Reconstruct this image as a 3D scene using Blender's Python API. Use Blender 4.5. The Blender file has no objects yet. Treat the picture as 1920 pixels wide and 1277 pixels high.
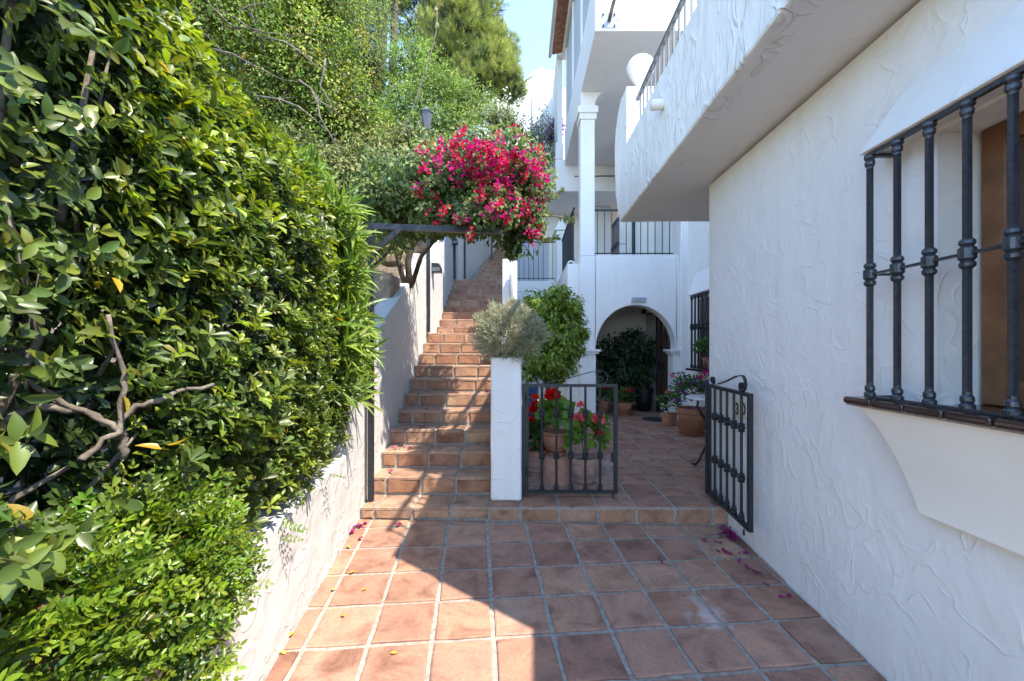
import bpy, math, random
import numpy as np
from mathutils import Vector, Matrix
from math import radians as R, sin, cos, pi

# ---------------------------------------------------------------- camera, world, sun, exposure
SC = bpy.context.scene
COL = SC.collection
F, CU, CV, CZ = 785.0, 980.0, 655.0, 1.6          # focal length and vanishing point (1920 px wide frame), eye height
cam_d = bpy.data.cameras.new('camera'); cam = bpy.data.objects.new('camera', cam_d); COL.objects.link(cam)
cam.location = (0, 0, CZ); cam.rotation_euler = (R(90), 0, 0)
cam_d.sensor_width = 36; cam_d.lens = F / 1920 * 36
cam_d.shift_x = -(CU - 960) / 1920; cam_d.shift_y = (CV - 638.5) / 1920
cam_d.clip_start = 0.05; cam_d.clip_end = 2000
SC.camera = cam
SUN_AZ, SUN_EL = 124.8, 56.0                      # compass azimuth from +Y, elevation
wd = bpy.data.worlds.new('World'); SC.world = wd; wd.use_nodes = True
wn = wd.node_tree.nodes; wl = wd.node_tree.links
sky = wn.new('ShaderNodeTexSky'); sky.sky_type = 'NISHITA'; sky.sun_disc = False
sky.sun_elevation = R(SUN_EL); sky.sun_rotation = R(SUN_AZ); sky.altitude = 0
sky.air_density = 0.9; sky.dust_density = 0.0; sky.ozone_density = 4.0
wl.new(sky.outputs[0], wn['Background'].inputs[0]); wn['Background'].inputs[1].default_value = 0.15
sd = bpy.data.lights.new('sun', 'SUN'); sd.energy = 2.0; sd.angle = R(0.5); sd.color = (1, .95, .87)
sun = bpy.data.objects.new('sun', sd); COL.objects.link(sun)
sv = Vector((cos(R(SUN_EL)) * sin(R(SUN_AZ)), cos(R(SUN_EL)) * cos(R(SUN_AZ)), sin(R(SUN_EL))))
sun.rotation_euler = sv.to_track_quat('Z', 'Y').to_euler(); sun.location = (6, -6, 14)
SC.view_settings.view_transform = 'Standard'; SC.view_settings.look = 'None'
SC.view_settings.exposure = 2.6; SC.view_settings.gamma = 1.0; SC.view_settings.use_curve_mapping = False
SC.view_settings.use_white_balance = True; SC.view_settings.white_balance_temperature = 7100   # neutral whites in the open shade
SC.render.engine = 'CYCLES'
SC.cycles.max_bounces = 10; SC.cycles.diffuse_bounces = 8; SC.cycles.transparent_max_bounces = 12
SC.cycles.use_denoising = True

rng = np.random.default_rng(7); rnd = random.Random(5)

# ---------------------------------------------------------------- materials
def mat(name):
    m = bpy.data.materials.new(name); m.use_nodes = True
    return m, m.node_tree.nodes, m.node_tree.links, m.node_tree.nodes['Principled BSDF']
def N(n, t, **kw):
    k = n.new('ShaderNode' + t)
    for a, b in kw.items():
        if a in k.inputs: k.inputs[a].default_value = b
        else: setattr(k, a, b)
    return k
def ramp(n, stops):
    r = n.new('ShaderNodeValToRGB'); e = r.color_ramp.elements
    while len(e) < len(stops): e.new(.5)
    for i, (p, c) in enumerate(stops):
        e[i].position = p; e[i].color = (*c, 1) if len(c) == 3 else c
    return r
def simple(name, col, rough=.5, metal=0, var=.15, scale=12, bump=.0, spec=.5):
    m, n, l, b = mat(name)
    g = N(n, 'NewGeometry'); t = N(n, 'TexNoise', Scale=scale, Detail=4.0)
    l.new(g.outputs['Position'], t.inputs['Vector'])
    lo = tuple(c * (1 - var) for c in col); hi = tuple(min(1, c * (1 + var)) for c in col)
    r = ramp(n, [(.3, lo), (.7, hi)]); l.new(t.outputs[0], r.inputs[0]); l.new(r.outputs[0], b.inputs['Base Color'])
    b.inputs['Roughness'].default_value = rough; b.inputs['Metallic'].default_value = metal
    b.inputs['Specular IOR Level'].default_value = spec
    if bump:
        bp = N(n, 'Bump', Strength=.6, Distance=bump); l.new(t.outputs[0], bp.inputs['Height']); l.new(bp.outputs[0], b.inputs['Normal'])
    return m
def stucco(name, col=(.75, .745, .73), strokes=1.0, lump=1.0, zs=1.0, stroke_scale=3.2, warm=None):
    m, n, l, b = mat(name)
    g = N(n, 'NewGeometry'); mp = N(n, 'Mapping'); mp.inputs['Scale'].default_value = (1, 1, zs)
    l.new(g.outputs['Position'], mp.inputs[0])
    n1 = N(n, 'TexNoise', Scale=5.0, Detail=3.0, Roughness=.5, Distortion=.3)
    n2 = N(n, 'TexNoise', Scale=45.0, Detail=3.0)
    n3 = N(n, 'TexNoise', Scale=stroke_scale, Detail=1.0, Distortion=1.2)
    n4 = N(n, 'TexNoise', Scale=4.3, Detail=1.0)
    n5 = N(n, 'TexNoise', Scale=.9, Detail=5.0)
    for k in (n1, n2, n3, n4, n5): l.new(mp.outputs[0], k.inputs['Vector'])
    # contour lines of a distorted noise: curved trowel ridges, kept only in patches
    rid = ramp(n, [(.40, (0, 0, 0)), (.49, (1, 1, 1)), (.515, (.25, .25, .25)), (.6, (0, 0, 0))]); l.new(n3.outputs[0], rid.inputs[0])
    msk = ramp(n, [(.36, (0, 0, 0)), (.52, (1, 1, 1))]); l.new(n4.outputs[0], msk.inputs[0])
    mu = N(n, 'Math', operation='MULTIPLY'); l.new(rid.outputs[0], mu.inputs[0]); l.new(msk.outputs[0], mu.inputs[1])
    a1 = N(n, 'Math', operation='MULTIPLY'); l.new(mu.outputs[0], a1.inputs[0]); a1.inputs[1].default_value = .45 * strokes
    a2 = N(n, 'Math', operation='MULTIPLY_ADD'); l.new(n1.outputs[0], a2.inputs[0]); a2.inputs[1].default_value = .9 * lump; l.new(a1.outputs[0], a2.inputs[2])
    a3 = N(n, 'Math', operation='MULTIPLY_ADD'); l.new(n2.outputs[0], a3.inputs[0]); a3.inputs[1].default_value = .09; l.new(a2.outputs[0], a3.inputs[2])
    bp = N(n, 'Bump', Strength=.7, Distance=.014); l.new(a3.outputs[0], bp.inputs['Height']); l.new(bp.outputs[0], b.inputs['Normal'])
    c = ramp(n, [(.3, tuple(x * .955 for x in col)), (.65, col)]); l.new(n5.outputs[0], c.inputs[0])
    mp2 = N(n, 'Mapping'); mp2.inputs['Scale'].default_value = (7, 7, .55); l.new(g.outputs['Position'], mp2.inputs[0])
    n6 = N(n, 'TexNoise', Scale=1.0, Detail=5.0, Roughness=.6); l.new(mp2.outputs[0], n6.inputs['Vector'])
    sk = ramp(n, [(.50, (1, 1, 1)), (.72, (.88, .86, .82))]); l.new(n6.outputs[0], sk.inputs[0])
    mk = N(n, 'MixRGB', blend_type='MULTIPLY', Fac=.4); l.new(c.outputs[0], mk.inputs[1]); l.new(sk.outputs[0], mk.inputs[2])
    l.new(mk.outputs[0], b.inputs['Base Color'])
    b.inputs['Roughness'].default_value = .62; b.inputs['Specular IOR Level'].default_value = .3
    return m
def tile_mat(name, stops, mott=.35, stain=True):
    m, n, l, b = mat(name)
    g = N(n, 'NewGeometry'); oi = N(n, 'ObjectInfo')
    r = ramp(n, stops); l.new(oi.outputs['Random'], r.inputs[0])
    ad = N(n, 'VectorMath', operation='MULTIPLY_ADD'); cb = N(n, 'CombineXYZ')
    for k in range(3): l.new(oi.outputs['Random'], cb.inputs[k])
    l.new(cb.outputs[0], ad.inputs[0]); ad.inputs[1].default_value = (37, 51, 29); l.new(g.outputs['Position'], ad.inputs[2])
    t1 = N(n, 'TexNoise', Scale=5.5, Detail=5.0, Roughness=.6, Distortion=.6); l.new(ad.outputs[0], t1.inputs['Vector'])
    t2 = N(n, 'TexNoise', Scale=60.0, Detail=4.0, Roughness=.7); l.new(g.outputs['Position'], t2.inputs['Vector'])
    t3 = N(n, 'TexNoise', Scale=2.1, Detail=6.0, Roughness=.65); l.new(g.outputs['Position'], t3.inputs['Vector'])
    dk = ramp(n, [(.28, (.50, .42, .38)), (.5, (.95, .93, .9)), (.72, (1.28, 1.2, 1.08))]); l.new(t1.outputs[0], dk.inputs[0])
    m1 = N(n, 'MixRGB', blend_type='MULTIPLY', Fac=1.0); l.new(r.outputs[0], m1.inputs[1]); l.new(dk.outputs[0], m1.inputs[2])
    gr = ramp(n, [(.3, (.72, .7, .68)), (.55, (1, 1, 1)), (.75, (1.12, 1.1, 1.08))]); l.new(t2.outputs[0], gr.inputs[0])
    m2 = N(n, 'MixRGB', blend_type='MULTIPLY', Fac=.7); l.new(m1.outputs[0], m2.inputs[1]); l.new(gr.outputs[0], m2.inputs[2])
    st = ramp(n, [(.56, (0, 0, 0)), (.74, (1, 1, 1))]); l.new(t3.outputs[0], st.inputs[0])
    m3 = N(n, 'MixRGB'); sf = N(n, 'Math', operation='MULTIPLY'); l.new(st.outputs[0], sf.inputs[0]); sf.inputs[1].default_value = mott
    l.new(sf.outputs[0], m3.inputs[0]); l.new(m2.outputs[0], m3.inputs[1]); m3.inputs[2].default_value = (.42, .33, .26, 1)
    out = m3
    if stain:                                     # lime smear and paint specks on the tiles
        tv = N(n, 'TexVoronoi', Scale=16.0); l.new(g.outputs['Position'], tv.inputs['Vector'])
        sp = ramp(n, [(.025, (1, 1, 1)), (.05, (0, 0, 0))]); l.new(tv.outputs['Distance'], sp.inputs[0])
        s2 = N(n, 'Math', operation='MULTIPLY'); l.new(sp.outputs[0], s2.inputs[0]); s2.inputs[1].default_value = .55
        m4 = N(n, 'MixRGB'); l.new(s2.outputs[0], m4.inputs[0]); l.new(out.outputs[0], m4.inputs[1]); m4.inputs[2].default_value = (.6, .56, .52, 1)
        out = m4
    if stain:
        vd = N(n, 'VectorMath', operation='DISTANCE'); vd.inputs[1].default_value = (1.04, 2.36, .10); l.new(g.outputs['Position'], vd.inputs[0])
        t4 = N(n, 'TexNoise', Scale=9.0, Detail=5.0); l.new(g.outputs['Position'], t4.inputs['Vector'])
        sm_ = N(n, 'Math', operation='MULTIPLY_ADD'); l.new(t4.outputs[0], sm_.inputs[0]); sm_.inputs[1].default_value = .55; l.new(vd.outputs['Value'], sm_.inputs[2])
        lr = ramp(n, [(.28, (.38, .38, .38)), (.40, (0, 0, 0))]); l.new(sm_.outputs[0], lr.inputs[0])
        m5 = N(n, 'MixRGB'); l.new(lr.outputs[0], m5.inputs[0]); l.new(out.outputs[0], m5.inputs[1]); m5.inputs[2].default_value = (.62, .60, .60, 1)
        out = m5
    l.new(out.outputs[0], b.inputs['Base Color'])
    bp = N(n, 'Bump', Strength=.5, Distance=.006); l.new(t2.outputs[0], bp.inputs['Height'])
    bp2 = N(n, 'Bump', Strength=.5, Distance=.012); l.new(t1.outputs[0], bp2.inputs['Height']); l.new(bp.outputs[0], bp2.inputs['Normal'])
    l.new(bp2.outputs[0], b.inputs['Normal'])
    b.inputs['Roughness'].default_value = .7; b.inputs['Specular IOR Level'].default_value = .35
    return m
def leaf_mat(name, rough=.4, trans=.3, single=None, spec=.5):
    m, n, l, b = mat(name)
    if single is None:
        a = N(n, 'Attribute'); a.attribute_name = 'col'; src = a.outputs['Color']
    else:
        oi = N(n, 'ObjectInfo'); r = ramp(n, single); l.new(oi.outputs['Random'], r.inputs[0]); src = r.outputs[0]
    l.new(src, b.inputs['Base Color']); b.inputs['Roughness'].default_value = rough
    b.inputs['Specular IOR Level'].default_value = spec
    tr = N(n, 'BsdfTranslucent'); mx = N(n, 'MixShader', Fac=trans)
    hs = N(n, 'HueSaturation', Saturation=1.1, Value=1.5); l.new(src, hs.inputs['Color']); l.new(hs.outputs[0], tr.inputs[0])
    l.new(b.outputs[0], mx.inputs[1]); l.new(tr.outputs[0], mx.inputs[2])
    l.new(mx.outputs[0], n['Material Output'].inputs[0])
    return m
def bark(name, c1, c2, sc=14):
    m, n, l, b = mat(name)
    g = N(n, 'NewGeometry'); t = N(n, 'TexNoise', Scale=float(sc), Detail=5.0, Roughness=.7, Distortion=.5); l.new(g.outputs['Position'], t.inputs['Vector'])
    r = ramp(n, [(.35, c1), (.65, c2)]); l.new(t.outputs[0], r.inputs[0]); l.new(r.outputs[0], b.inputs['Base Color'])
    bp = N(n, 'Bump', Strength=.8, Distance=.01); l.new(t.outputs[0], bp.inputs['Height']); l.new(bp.outputs[0], b.inputs['Normal'])
    b.inputs['Roughness'].default_value = .85
    return m
M = {}
M['stucco'] = stucco('white_stucco')
M['stucco_soft'] = stucco('white_stucco_smooth', strokes=.35, lump=.6)
M['stucco_rough'] = stucco('white_stucco_drip', strokes=2.2, lump=3.2, zs=.5, stroke_scale=6.0)
M['stucco_wall'] = stucco('white_stucco_trowelled', strokes=.55, lump=1.5, stroke_scale=5.2)
M['stucco_old'] = stucco('weathered_white_stucco', col=(.50, .495, .485), strokes=.8, lump=1.7, stroke_scale=5.0)
M['cream'] = simple('cream_plaster', (.78, .75, .69), .7, var=.04, scale=3)
M['tile'] = tile_mat('terracotta_tile', [(0, (0.259, 0.131, 0.095)), (.2, (0.325, 0.175, 0.127)), (.45, (0.367, 0.210, 0.154)), (.6, (0.287, 0.160, 0.118)), (.8, (0.344, 0.180, 0.122)), (1, (0.382, 0.236, 0.166))])
M['tread'] = tile_mat('terracotta_tread', [(0, (0.288, 0.176, 0.124)), (.5, (0.336, 0.220, 0.160)), (1, (0.304, 0.196, 0.144))], mott=.5)
M['brick'] = tile_mat('riser_brick', [(0, (0.263, 0.128, 0.080)), (.3, (0.351, 0.193, 0.120)), (.6, (0.387, 0.233, 0.153)), (.8, (0.263, 0.128, 0.084)), (1, (0.403, 0.258, 0.169))], mott=.5, stain=False)
M['grout'] = simple('grout', (.28, .25, .215), .9, var=.28, scale=38, bump=.006)
M['iron'] = simple('painted_iron', (.016, .019, .024), .42, var=.3, scale=40, bump=.001, spec=.35)
M['iron_blue'] = simple('glossy_painted_iron', (.026, .032, .042), .27, var=.3, scale=60, bump=.002)
M['iron_grey'] = simple('grey_painted_steel', (.10, .11, .125), .45, var=.15, scale=30)
M['iron_pale'] = simple('pale_grey_steel', (.30, .33, .37), .45, var=.1, scale=20)
M['pot'] = simple('terracotta_pot', (.36, .15, .085), .75, var=.22, scale=14, bump=.002)
M['pot_pale'] = simple('weathered_terracotta', (.34, .18, .12), .8, var=.25, scale=12, bump=.002)
M['pot_black'] = simple('black_plastic_pot', (.012, .012, .013), .5, var=.2)
M['pot_blue'] = simple('blue_glazed_pot', (.05, .12, .30), .25, var=.2)
M['soil'] = simple('soil', (.10, .072, .05), .95, var=.5, scale=18, bump=.03)
M['ground'] = simple('dry_ground', (.20, .155, .11), .95, var=.35, scale=3, bump=.03)
M['wood'] = simple('varnished_wood', (.17, .070, .026), .35, var=.35, scale=9)
M['wood_dark'] = simple('dark_wood', (.06, .028, .015), .45, var=.3, scale=9)
M['glaze'] = simple('glazed_brown_tile', (.030, .014, .013), .15, var=.25, scale=20, spec=.7)
M['bark'] = bark('bark_grey', (.07, .055, .042), (.20, .165, .13))
M['bark_dark'] = bark('bark_dark', (.035, .025, .018), (.10, .07, .05))
M['stone'] = bark('rough_stone', (.16, .115, .075), (.34, .26, .18), 9)
M['rooftile'] = simple('clay_roof_tile', (.26, .11, .065), .85, var=.45, scale=9)
M['marble'] = simple('marble_top', (.62, .62, .63), .25, var=.08, scale=8)
M['rubber'] = simple('black_mat', (.012, .012, .014), .9, var=.3)
M['panel_grey'] = simple('blue_grey_panel', (.42, .46, .53), .5, var=.04, scale=2)
M['ceramic'] = simple('number_tile', (.70, .64, .52), .3, var=.08, scale=30)
M['ink'] = simple('number_ink', (.03, .025, .02), .4, var=.1)
M['petal'] = leaf_mat('fallen_petal', .6, .3, [(0, (.28, .006, .10)), (.5, (.20, .01, .13)), (1, (.34, .012, .08))])
M['dryleaf'] = leaf_mat('dry_yellow_leaf', .6, .2, [(0, (.55, .28, .02)), (1, (.45, .33, .06))])
M['leaf'] = leaf_mat('glossy_leaf', .38, .36, spec=.5)
M['leaf_soft'] = leaf_mat('matte_leaf', .55, .35, spec=.35)
M['flower'] = leaf_mat('flower_bract', .6, .35, spec=.2)
M['pitto_one'] = leaf_mat('pittosporum_leaf', .36, .36, [(0, (0.039, 0.069, 0.017)), (.45, (0.065, 0.107, 0.022)), (.75, (0.129, 0.181, 0.026)), (.99, (0.172, 0.232, 0.031)), (1, (0.361, 0.215, 0.026))], spec=.6)
M['broad_one'] = leaf_mat('broad_leaf', .38, .36, [(0, (0.044, 0.079, 0.023)), (.5, (0.079, 0.128, 0.026)), (.85, (0.132, 0.189, 0.030)), (.985, (0.167, 0.220, 0.032)), (1, (0.370, 0.211, 0.026))], spec=.6)
M['lent_one'] = leaf_mat('pinnate_leaf', .30, .3, [(0, (0.084, 0.143, 0.015)), (.5, (0.134, 0.202, 0.018)), (1, (0.176, 0.248, 0.025))], spec=.6)
M['oleander_one'] = leaf_mat('oleander_leaf', .4, .3, [(0, (0.101, 0.172, 0.029)), (.5, (0.143, 0.227, 0.038)), (1, (0.193, 0.277, 0.046))])
M['geranium_one'] = leaf_mat('geranium_leaf', .5, .35, [(0, (.085, .19, .025)), (.5, (.12, .24, .03)), (1, (.17, .29, .04))])
def glass_sheet():
    m, n, l, b = mat('clear_plastic_sheet')
    b.inputs['Base Color'].default_value = (.55, .56, .60, 1); b.inputs['Roughness'].default_value = .25
    b.inputs['Alpha'].default_value = .07
    return m
M['plastic'] = glass_sheet()

# ---------------------------------------------------------------- geometry helpers
def px(u, v, Y): return Vector(((u - CU) / F * Y, Y, CZ - (v - CV) / F * Y))
def pxX(u, Y): return (u - CU) / F * Y
def pxZ(v, Y): return CZ - (v - CV) / F * Y
def wloc(o):
    v = Vector((0, 0, 0))
    while o is not None: v += o.location; o = o.parent
    return v
def link(o, parent=None):
    COL.objects.link(o)
    if parent is not None: o.parent = parent
    return o
def tag(o, label=None, cat=None, group=None, kind=None):
    if label: o['label'] = label
    if cat: o['category'] = cat
    if group: o['group'] = group
    if kind: o['kind'] = kind
    return o
def thing(name, label, cat, loc=(0, 0, 0), group=None, kind=None):
    o = bpy.data.objects.new(name, None); o.empty_display_size = .1; COL.objects.link(o); o.location = loc
    return tag(o, label, cat, group, kind)
class MB:
    def __init__(s): s.v = []; s.f = []
    def add(s, vs, fs):
        k = len(s.v); s.v += [tuple(v) for v in vs]; s.f += [tuple(i + k for i in f) for f in fs]; return s
    def box(s, x0, x1, y0, y1, z0, z1):
        return s.add([(x0, y0, z0), (x1, y0, z0), (x1, y1, z0), (x0, y1, z0), (x0, y0, z1), (x1, y0, z1), (x1, y1, z1), (x0, y1, z1)],
                     [(0, 3, 2, 1), (4, 5, 6, 7), (0, 1, 5, 4), (1, 2, 6, 5), (2, 3, 7, 6), (3, 0, 4, 7)])
    def prism(s, poly, a, b, axis='y'):
        """polygon extruded along an axis; poly is in the two other axes (x,z / y,z / x,y)"""
        def pt(p, t): return {'y': (p[0], t, p[1]), 'x': (t, p[0], p[1]), 'z': (p[0], p[1], t)}[axis]
        n = len(poly); vs = [pt(p, a) for p in poly] + [pt(p, b) for p in poly]
        fs = [tuple(range(n)), tuple(range(2 * n - 1, n - 1, -1))] + [(i, n + i, n + (i + 1) % n, (i + 1) % n) for i in range(n)]
        return s.add(vs, fs)
    def tube(s, pts, r, n=8, cap=True):
        pts = [Vector(p) for p in pts]; m = len(pts); rs = r if isinstance(r, (list, tuple)) else [r] * m
        d0 = (pts[1] - pts[0]).normalized(); u = d0.orthogonal().normalized(); vs = []
        for i, p in enumerate(pts):
            d = ((pts[min(i + 1, m - 1)] - pts[max(i - 1, 0)])).normalized()
            u = (u - d * u.dot(d)).normalized(); w = d.cross(u)
            vs += [p + (u * cos(2 * pi * k / n) + w * sin(2 * pi * k / n)) * rs[i] for k in range(n)]
        fs = [(i * n + k, i * n + (k + 1) % n, (i + 1) * n + (k + 1) % n, (i + 1) * n + k) for i in range(m - 1) for k in range(n)]
        if cap: fs += [tuple(range(n - 1, -1, -1)), tuple(range((m - 1) * n, m * n))]
        return s.add(vs, fs)
    def lathe(s, c, prof, n=24):
        vs = [(c[0] + r * cos(2 * pi * k / n), c[1] + r * sin(2 * pi * k / n), c[2] + z) for r, z in prof for k in range(n)]
        m = len(prof)
        fs = [(i * n + k, i * n + (k + 1) % n, (i + 1) * n + (k + 1) % n, (i + 1) * n + k) for i in range(m - 1) for k in range(n)]
        fs += [tuple(range(n - 1, -1, -1)), tuple(range((m - 1) * n, m * n))]
        return s.add(vs, fs)
    def bar(s, a, b, w, h):
        """rectangular bar from a to b, w across, h high"""
        a = Vector(a); b = Vector(b); d = (b - a).normalized()
        up = Vector((0, 0, 1)) if abs(d.z) < .9 else Vector((0, 1, 0))
        x = d.cross(up).normalized(); y = x.cross(d).normalized()
        vs = [p + x * sx * w / 2 + y * sy * h / 2 for p in (a, b) for sx, sy in ((-1, -1), (1, -1), (1, 1), (-1, 1))]
        return s.add(vs, [(0, 1, 2, 3), (7, 6, 5, 4), (0, 4, 5, 1), (1, 5, 6, 2), (2, 6, 7, 3), (3, 7, 4, 0)])
    def build(s, name, m, parent=None, smooth=False, bevel=0, seg=2, label=None, kind=None):
        if not bevel and not smooth and m == M['stucco_soft']: bevel = .016
        me = bpy.data.meshes.new(name); off = wloc(parent) if parent is not None else Vector((0, 0, 0))
        me.from_pydata([(v[0] - off.x, v[1] - off.y, v[2] - off.z) for v in s.v], [], s.f); me.update()
        import bmesh
        bm = bmesh.new(); bm.from_mesh(me); bmesh.ops.recalc_face_normals(bm, faces=bm.faces); bm.to_mesh(me); bm.free()
        me.materials.append(m)
        if smooth: me.polygons.foreach_set('use_smooth', [True] * len(me.polygons))
        o = link(bpy.data.objects.new(name, me), parent)
        if bevel:
            b = o.modifiers.new('bevel', 'BEVEL'); b.width = bevel; b.segments = seg; b.limit_method = 'ANGLE'
        return tag(o, label, kind=kind)
def soft_grid(o, levels=2, strength=.02, scale=.5):
    """uneven hand-plastered edges: subdivide plainly and displace with clouds"""
    s = o.modifiers.new('sub', 'SUBSURF'); s.subdivision_type = 'SIMPLE'; s.levels = s.render_levels = levels
    t = bpy.data.textures.new('plaster', 'CLOUDS'); t.noise_scale = scale
    d = o.modifiers.new('uneven', 'DISPLACE'); d.texture = t; d.strength = strength; d.texture_coords = 'GLOBAL'; d.mid_level = .5

# leaf templates: x along the leaf, y across, z up
def template(halfw, curl=.18, fold=.22, ts=(.22, .5, .78)):
    v = [(0, 0, 0)]
    for t, w in zip(ts, halfw):
        z = -curl * t * t; v += [(t, w, z + fold * w), (t, 0, z), (t, -w, z + fold * w)]
    v.append((1, 0, -curl)); k = len(halfw); f = [(0, 2, 1), (0, 3, 2)]
    for i in range(k - 1):
        a = 1 + 3 * i; f += [(a, a + 1, a + 4, a + 3), (a + 1, a + 2, a + 5, a + 4)]
    a = 1 + 3 * (k - 1); f += [(a, a + 1, 3 * k + 1), (a + 1, a + 2, 3 * k + 1)]
    return np.array(v, float), f
T_OBOV = template((.22, .40, .47))
T_OVATE = template((.40, .46, .27))
T_ELL = template((.34, .46, .34), curl=.1)
T_NARROW = template((.42, .5, .34), curl=.22, fold=.1)
T_SMALL = (np.array([(0, 0, 0), (.5, .5, .06), (1, 0, -.1), (.5, -.5, .06)], float), [(0, 2, 1), (0, 3, 2)])
T_NEEDLE = (np.array([(0, .5, 0), (0, -.5, 0), (1, 0, 0)], float), [(0, 1, 2)])
T_BRACT = (np.array([(0, 0, 0), (.45, .42, .12), (1, 0, .05), (.45, -.42, .12)], float), [(0, 2, 1), (0, 3, 2)])
def template_round():
    v = [(0, 0, 0)]; n = 9
    for k in range(n):
        a = -pi * .86 + 2 * pi * .86 * k / (n - 1); r = .5 * (1 + .06 * (-1) ** k)
        v.append((.5 + r * cos(a), r * sin(a), .12 + .10 * (-1) ** k))
    return np.array(v, float), [(0, k, k + 1) for k in range(1, n)]
T_ROUND = template_round()
def unit(a): return a / np.maximum(np.linalg.norm(a, axis=-1, keepdims=True), 1e-9)
class Leaves:
    def __init__(s): s.p = []; s.d = []; s.n = []; s.l = []; s.w = []; s.c = []
    def add(s, p, d, n, l, w, c):
        k = len(p); s.p.append(np.asarray(p, float)); s.d.append(np.asarray(d, float)); s.n.append(np.asarray(n, float))
        s.l.append(np.broadcast_to(l, (k,)).astype(float)); s.w.append(np.broadcast_to(w, (k,)).astype(float))
        s.c.append(np.broadcast_to(c, (k, 3)).astype(float))
    def cat(s):
        s.p, s.d, s.n = (np.concatenate(x) for x in (s.p, s.d, s.n)); s.l, s.w, s.c = (np.concatenate(x) for x in (s.l, s.w, s.c))
        s.d = unit(s.d); s.n = unit(s.n - s.d * (s.n * s.d).sum(1, keepdims=True)); s.s = np.cross(s.n, s.d)
        return s
    def mesh(s, name, tpl, m, parent, idx=None, kind='stuff', label=None):
        V, Fc = tpl; idx = np.arange(len(s.p)) if idx is None else idx
        off = np.array(wloc(parent)); nv = len(V)
        P = (s.p[idx] - off)[:, None] + V[None, :, 0:1] * (s.d[idx] * s.l[idx][:, None])[:, None] \
            + V[None, :, 1:2] * (s.s[idx] * s.w[idx][:, None])[:, None] + V[None, :, 2:3] * (s.n[idx] * s.l[idx][:, None])[:, None]
        k = len(idx); me = bpy.data.meshes.new(name)
        me.vertices.add(k * nv); me.vertices.foreach_set('co', P.reshape(-1))
        fl = np.concatenate([np.array(f) for f in Fc]); ln = np.array([len(f) for f in Fc])
        L = (fl[None] + (np.arange(k) * nv)[:, None]).reshape(-1)
        me.loops.add(len(L)); me.loops.foreach_set('vertex_index', L.astype(np.int32))
        tot = np.tile(ln, k); st = np.concatenate([[0], np.cumsum(tot)[:-1]])
        me.polygons.add(len(tot)); me.polygons.foreach_set('loop_start', st.astype(np.int32)); me.polygons.foreach_set('loop_total', tot.astype(np.int32))
        me.update(calc_edges=True)
        me.polygons.foreach_set('use_smooth', [True] * len(me.polygons))
        a = me.attributes.new('col', 'FLOAT_COLOR', 'POINT')
        c4 = np.ones((k, nv, 4)); c4[:, :, :3] = s.c[idx][:, None]; a.data.foreach_set('color', c4.reshape(-1))
        me.materials.append(m)
        o = link(bpy.data.objects.new(name, me), parent)
        return tag(o, label, kind=kind)
    def singles(s, tpl, m, parent, idx, name='leaf'):
        me = bpy.data.meshes.new(name); me.from_pydata([tuple(v) for v in tpl[0]], [], tpl[1]); me.update()
        me.polygons.foreach_set('use_smooth', [True] * len(me.polygons)); me.materials.append(m)
        off = np.array(wloc(parent))
        for i in idx:
            o = bpy.data.objects.new(name, me); COL.objects.link(o); o.parent = parent
            X, Y, Z, p = s.d[i] * s.l[i], s.s[i] * s.w[i], s.n[i] * s.l[i], s.p[i] - off
            o.matrix_local = Matrix(((X[0], Y[0], Z[0], p[0]), (X[1], Y[1], Z[1], p[1]), (X[2], Y[2], Z[2], p[2]), (0, 0, 0, 1)))
def rdir(n, g=rng): return unit(g.normal(size=(n, 3)))
def jit(c, n, a=.25, g=rng):
    """per-leaf colour: brightness and a little hue wander"""
    c = np.broadcast_to(np.asarray(c, float), (n, 3)); k = np.exp(g.normal(0, a, (n, 1))); h = 1 + g.normal(0, .07, (n, 3))
    return np.clip(c * k * h, .004, .8)
def whorl(L, P, D, nleaf, ln, ratio, ang, col, spread=.012, droop=0., cj=.2):
    """rosettes of leaves round the twig tips P pointing along D"""
    n = len(P); D = unit(D); a0 = unit(np.cross(D, rdir(n))); b0 = np.cross(D, a0); ph = rng.uniform(0, 6.28, n)
    sz = rng.uniform(*ln, n)
    for k in range(nleaf):
        t = ph + 2.4 * k; ra = a0 * np.cos(t)[:, None] + b0 * np.sin(t)[:, None]
        a = np.radians(rng.uniform(*ang, n))[:, None]
        d = D * np.cos(a) + ra * np.sin(a); d[:, 2] -= droop; d = unit(d + rng.normal(0, .1, (n, 3)))
        nm = D + rng.normal(0, .18, (n, 3))
        l = sz * rng.uniform(.75, 1.12, n)
        L.add(P - D * (rng.uniform(0, 1, (n, 1)) * spread * 2), d, nm, l, l * ratio * rng.uniform(.85, 1.15, n), jit(col, n, cj))
def sprig(L, P, D, npair, rach, ln, ratio, col, cj=.18, twigs=None):
    """pinnate sprigs: pairs of leaflets along a stalk"""
    n = len(P); D = unit(D); up = unit(np.array([.45, -.35, .75]) + rng.normal(0, .45, (n, 3))); S = unit(np.cross(D, up)); U = np.cross(S, D)
    r = rng.uniform(*rach, n)[:, None]; c = jit(col, n, cj)
    for k in range(npair):
        t = (k + .7) / npair; base = P + D * r * t - U * (.12 * r * t * t)
        for sg in (-1, 1):
            d = unit(D * .55 + S * sg * .85 + U * rng.uniform(-.1, .25, (n, 1)) + rng.normal(0, .1, (n, 3)))
            l = rng.uniform(*ln, n) * (1 - .35 * abs(t - .45))
            L.add(base, d, U + rng.normal(0, .25, (n, 3)), l, l * ratio, jit(c, n, .1))
    l = rng.uniform(*ln, n); L.add(P + D * r - U * (.12 * r), D, U, l, l * ratio, jit(c, n, .1))
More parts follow.
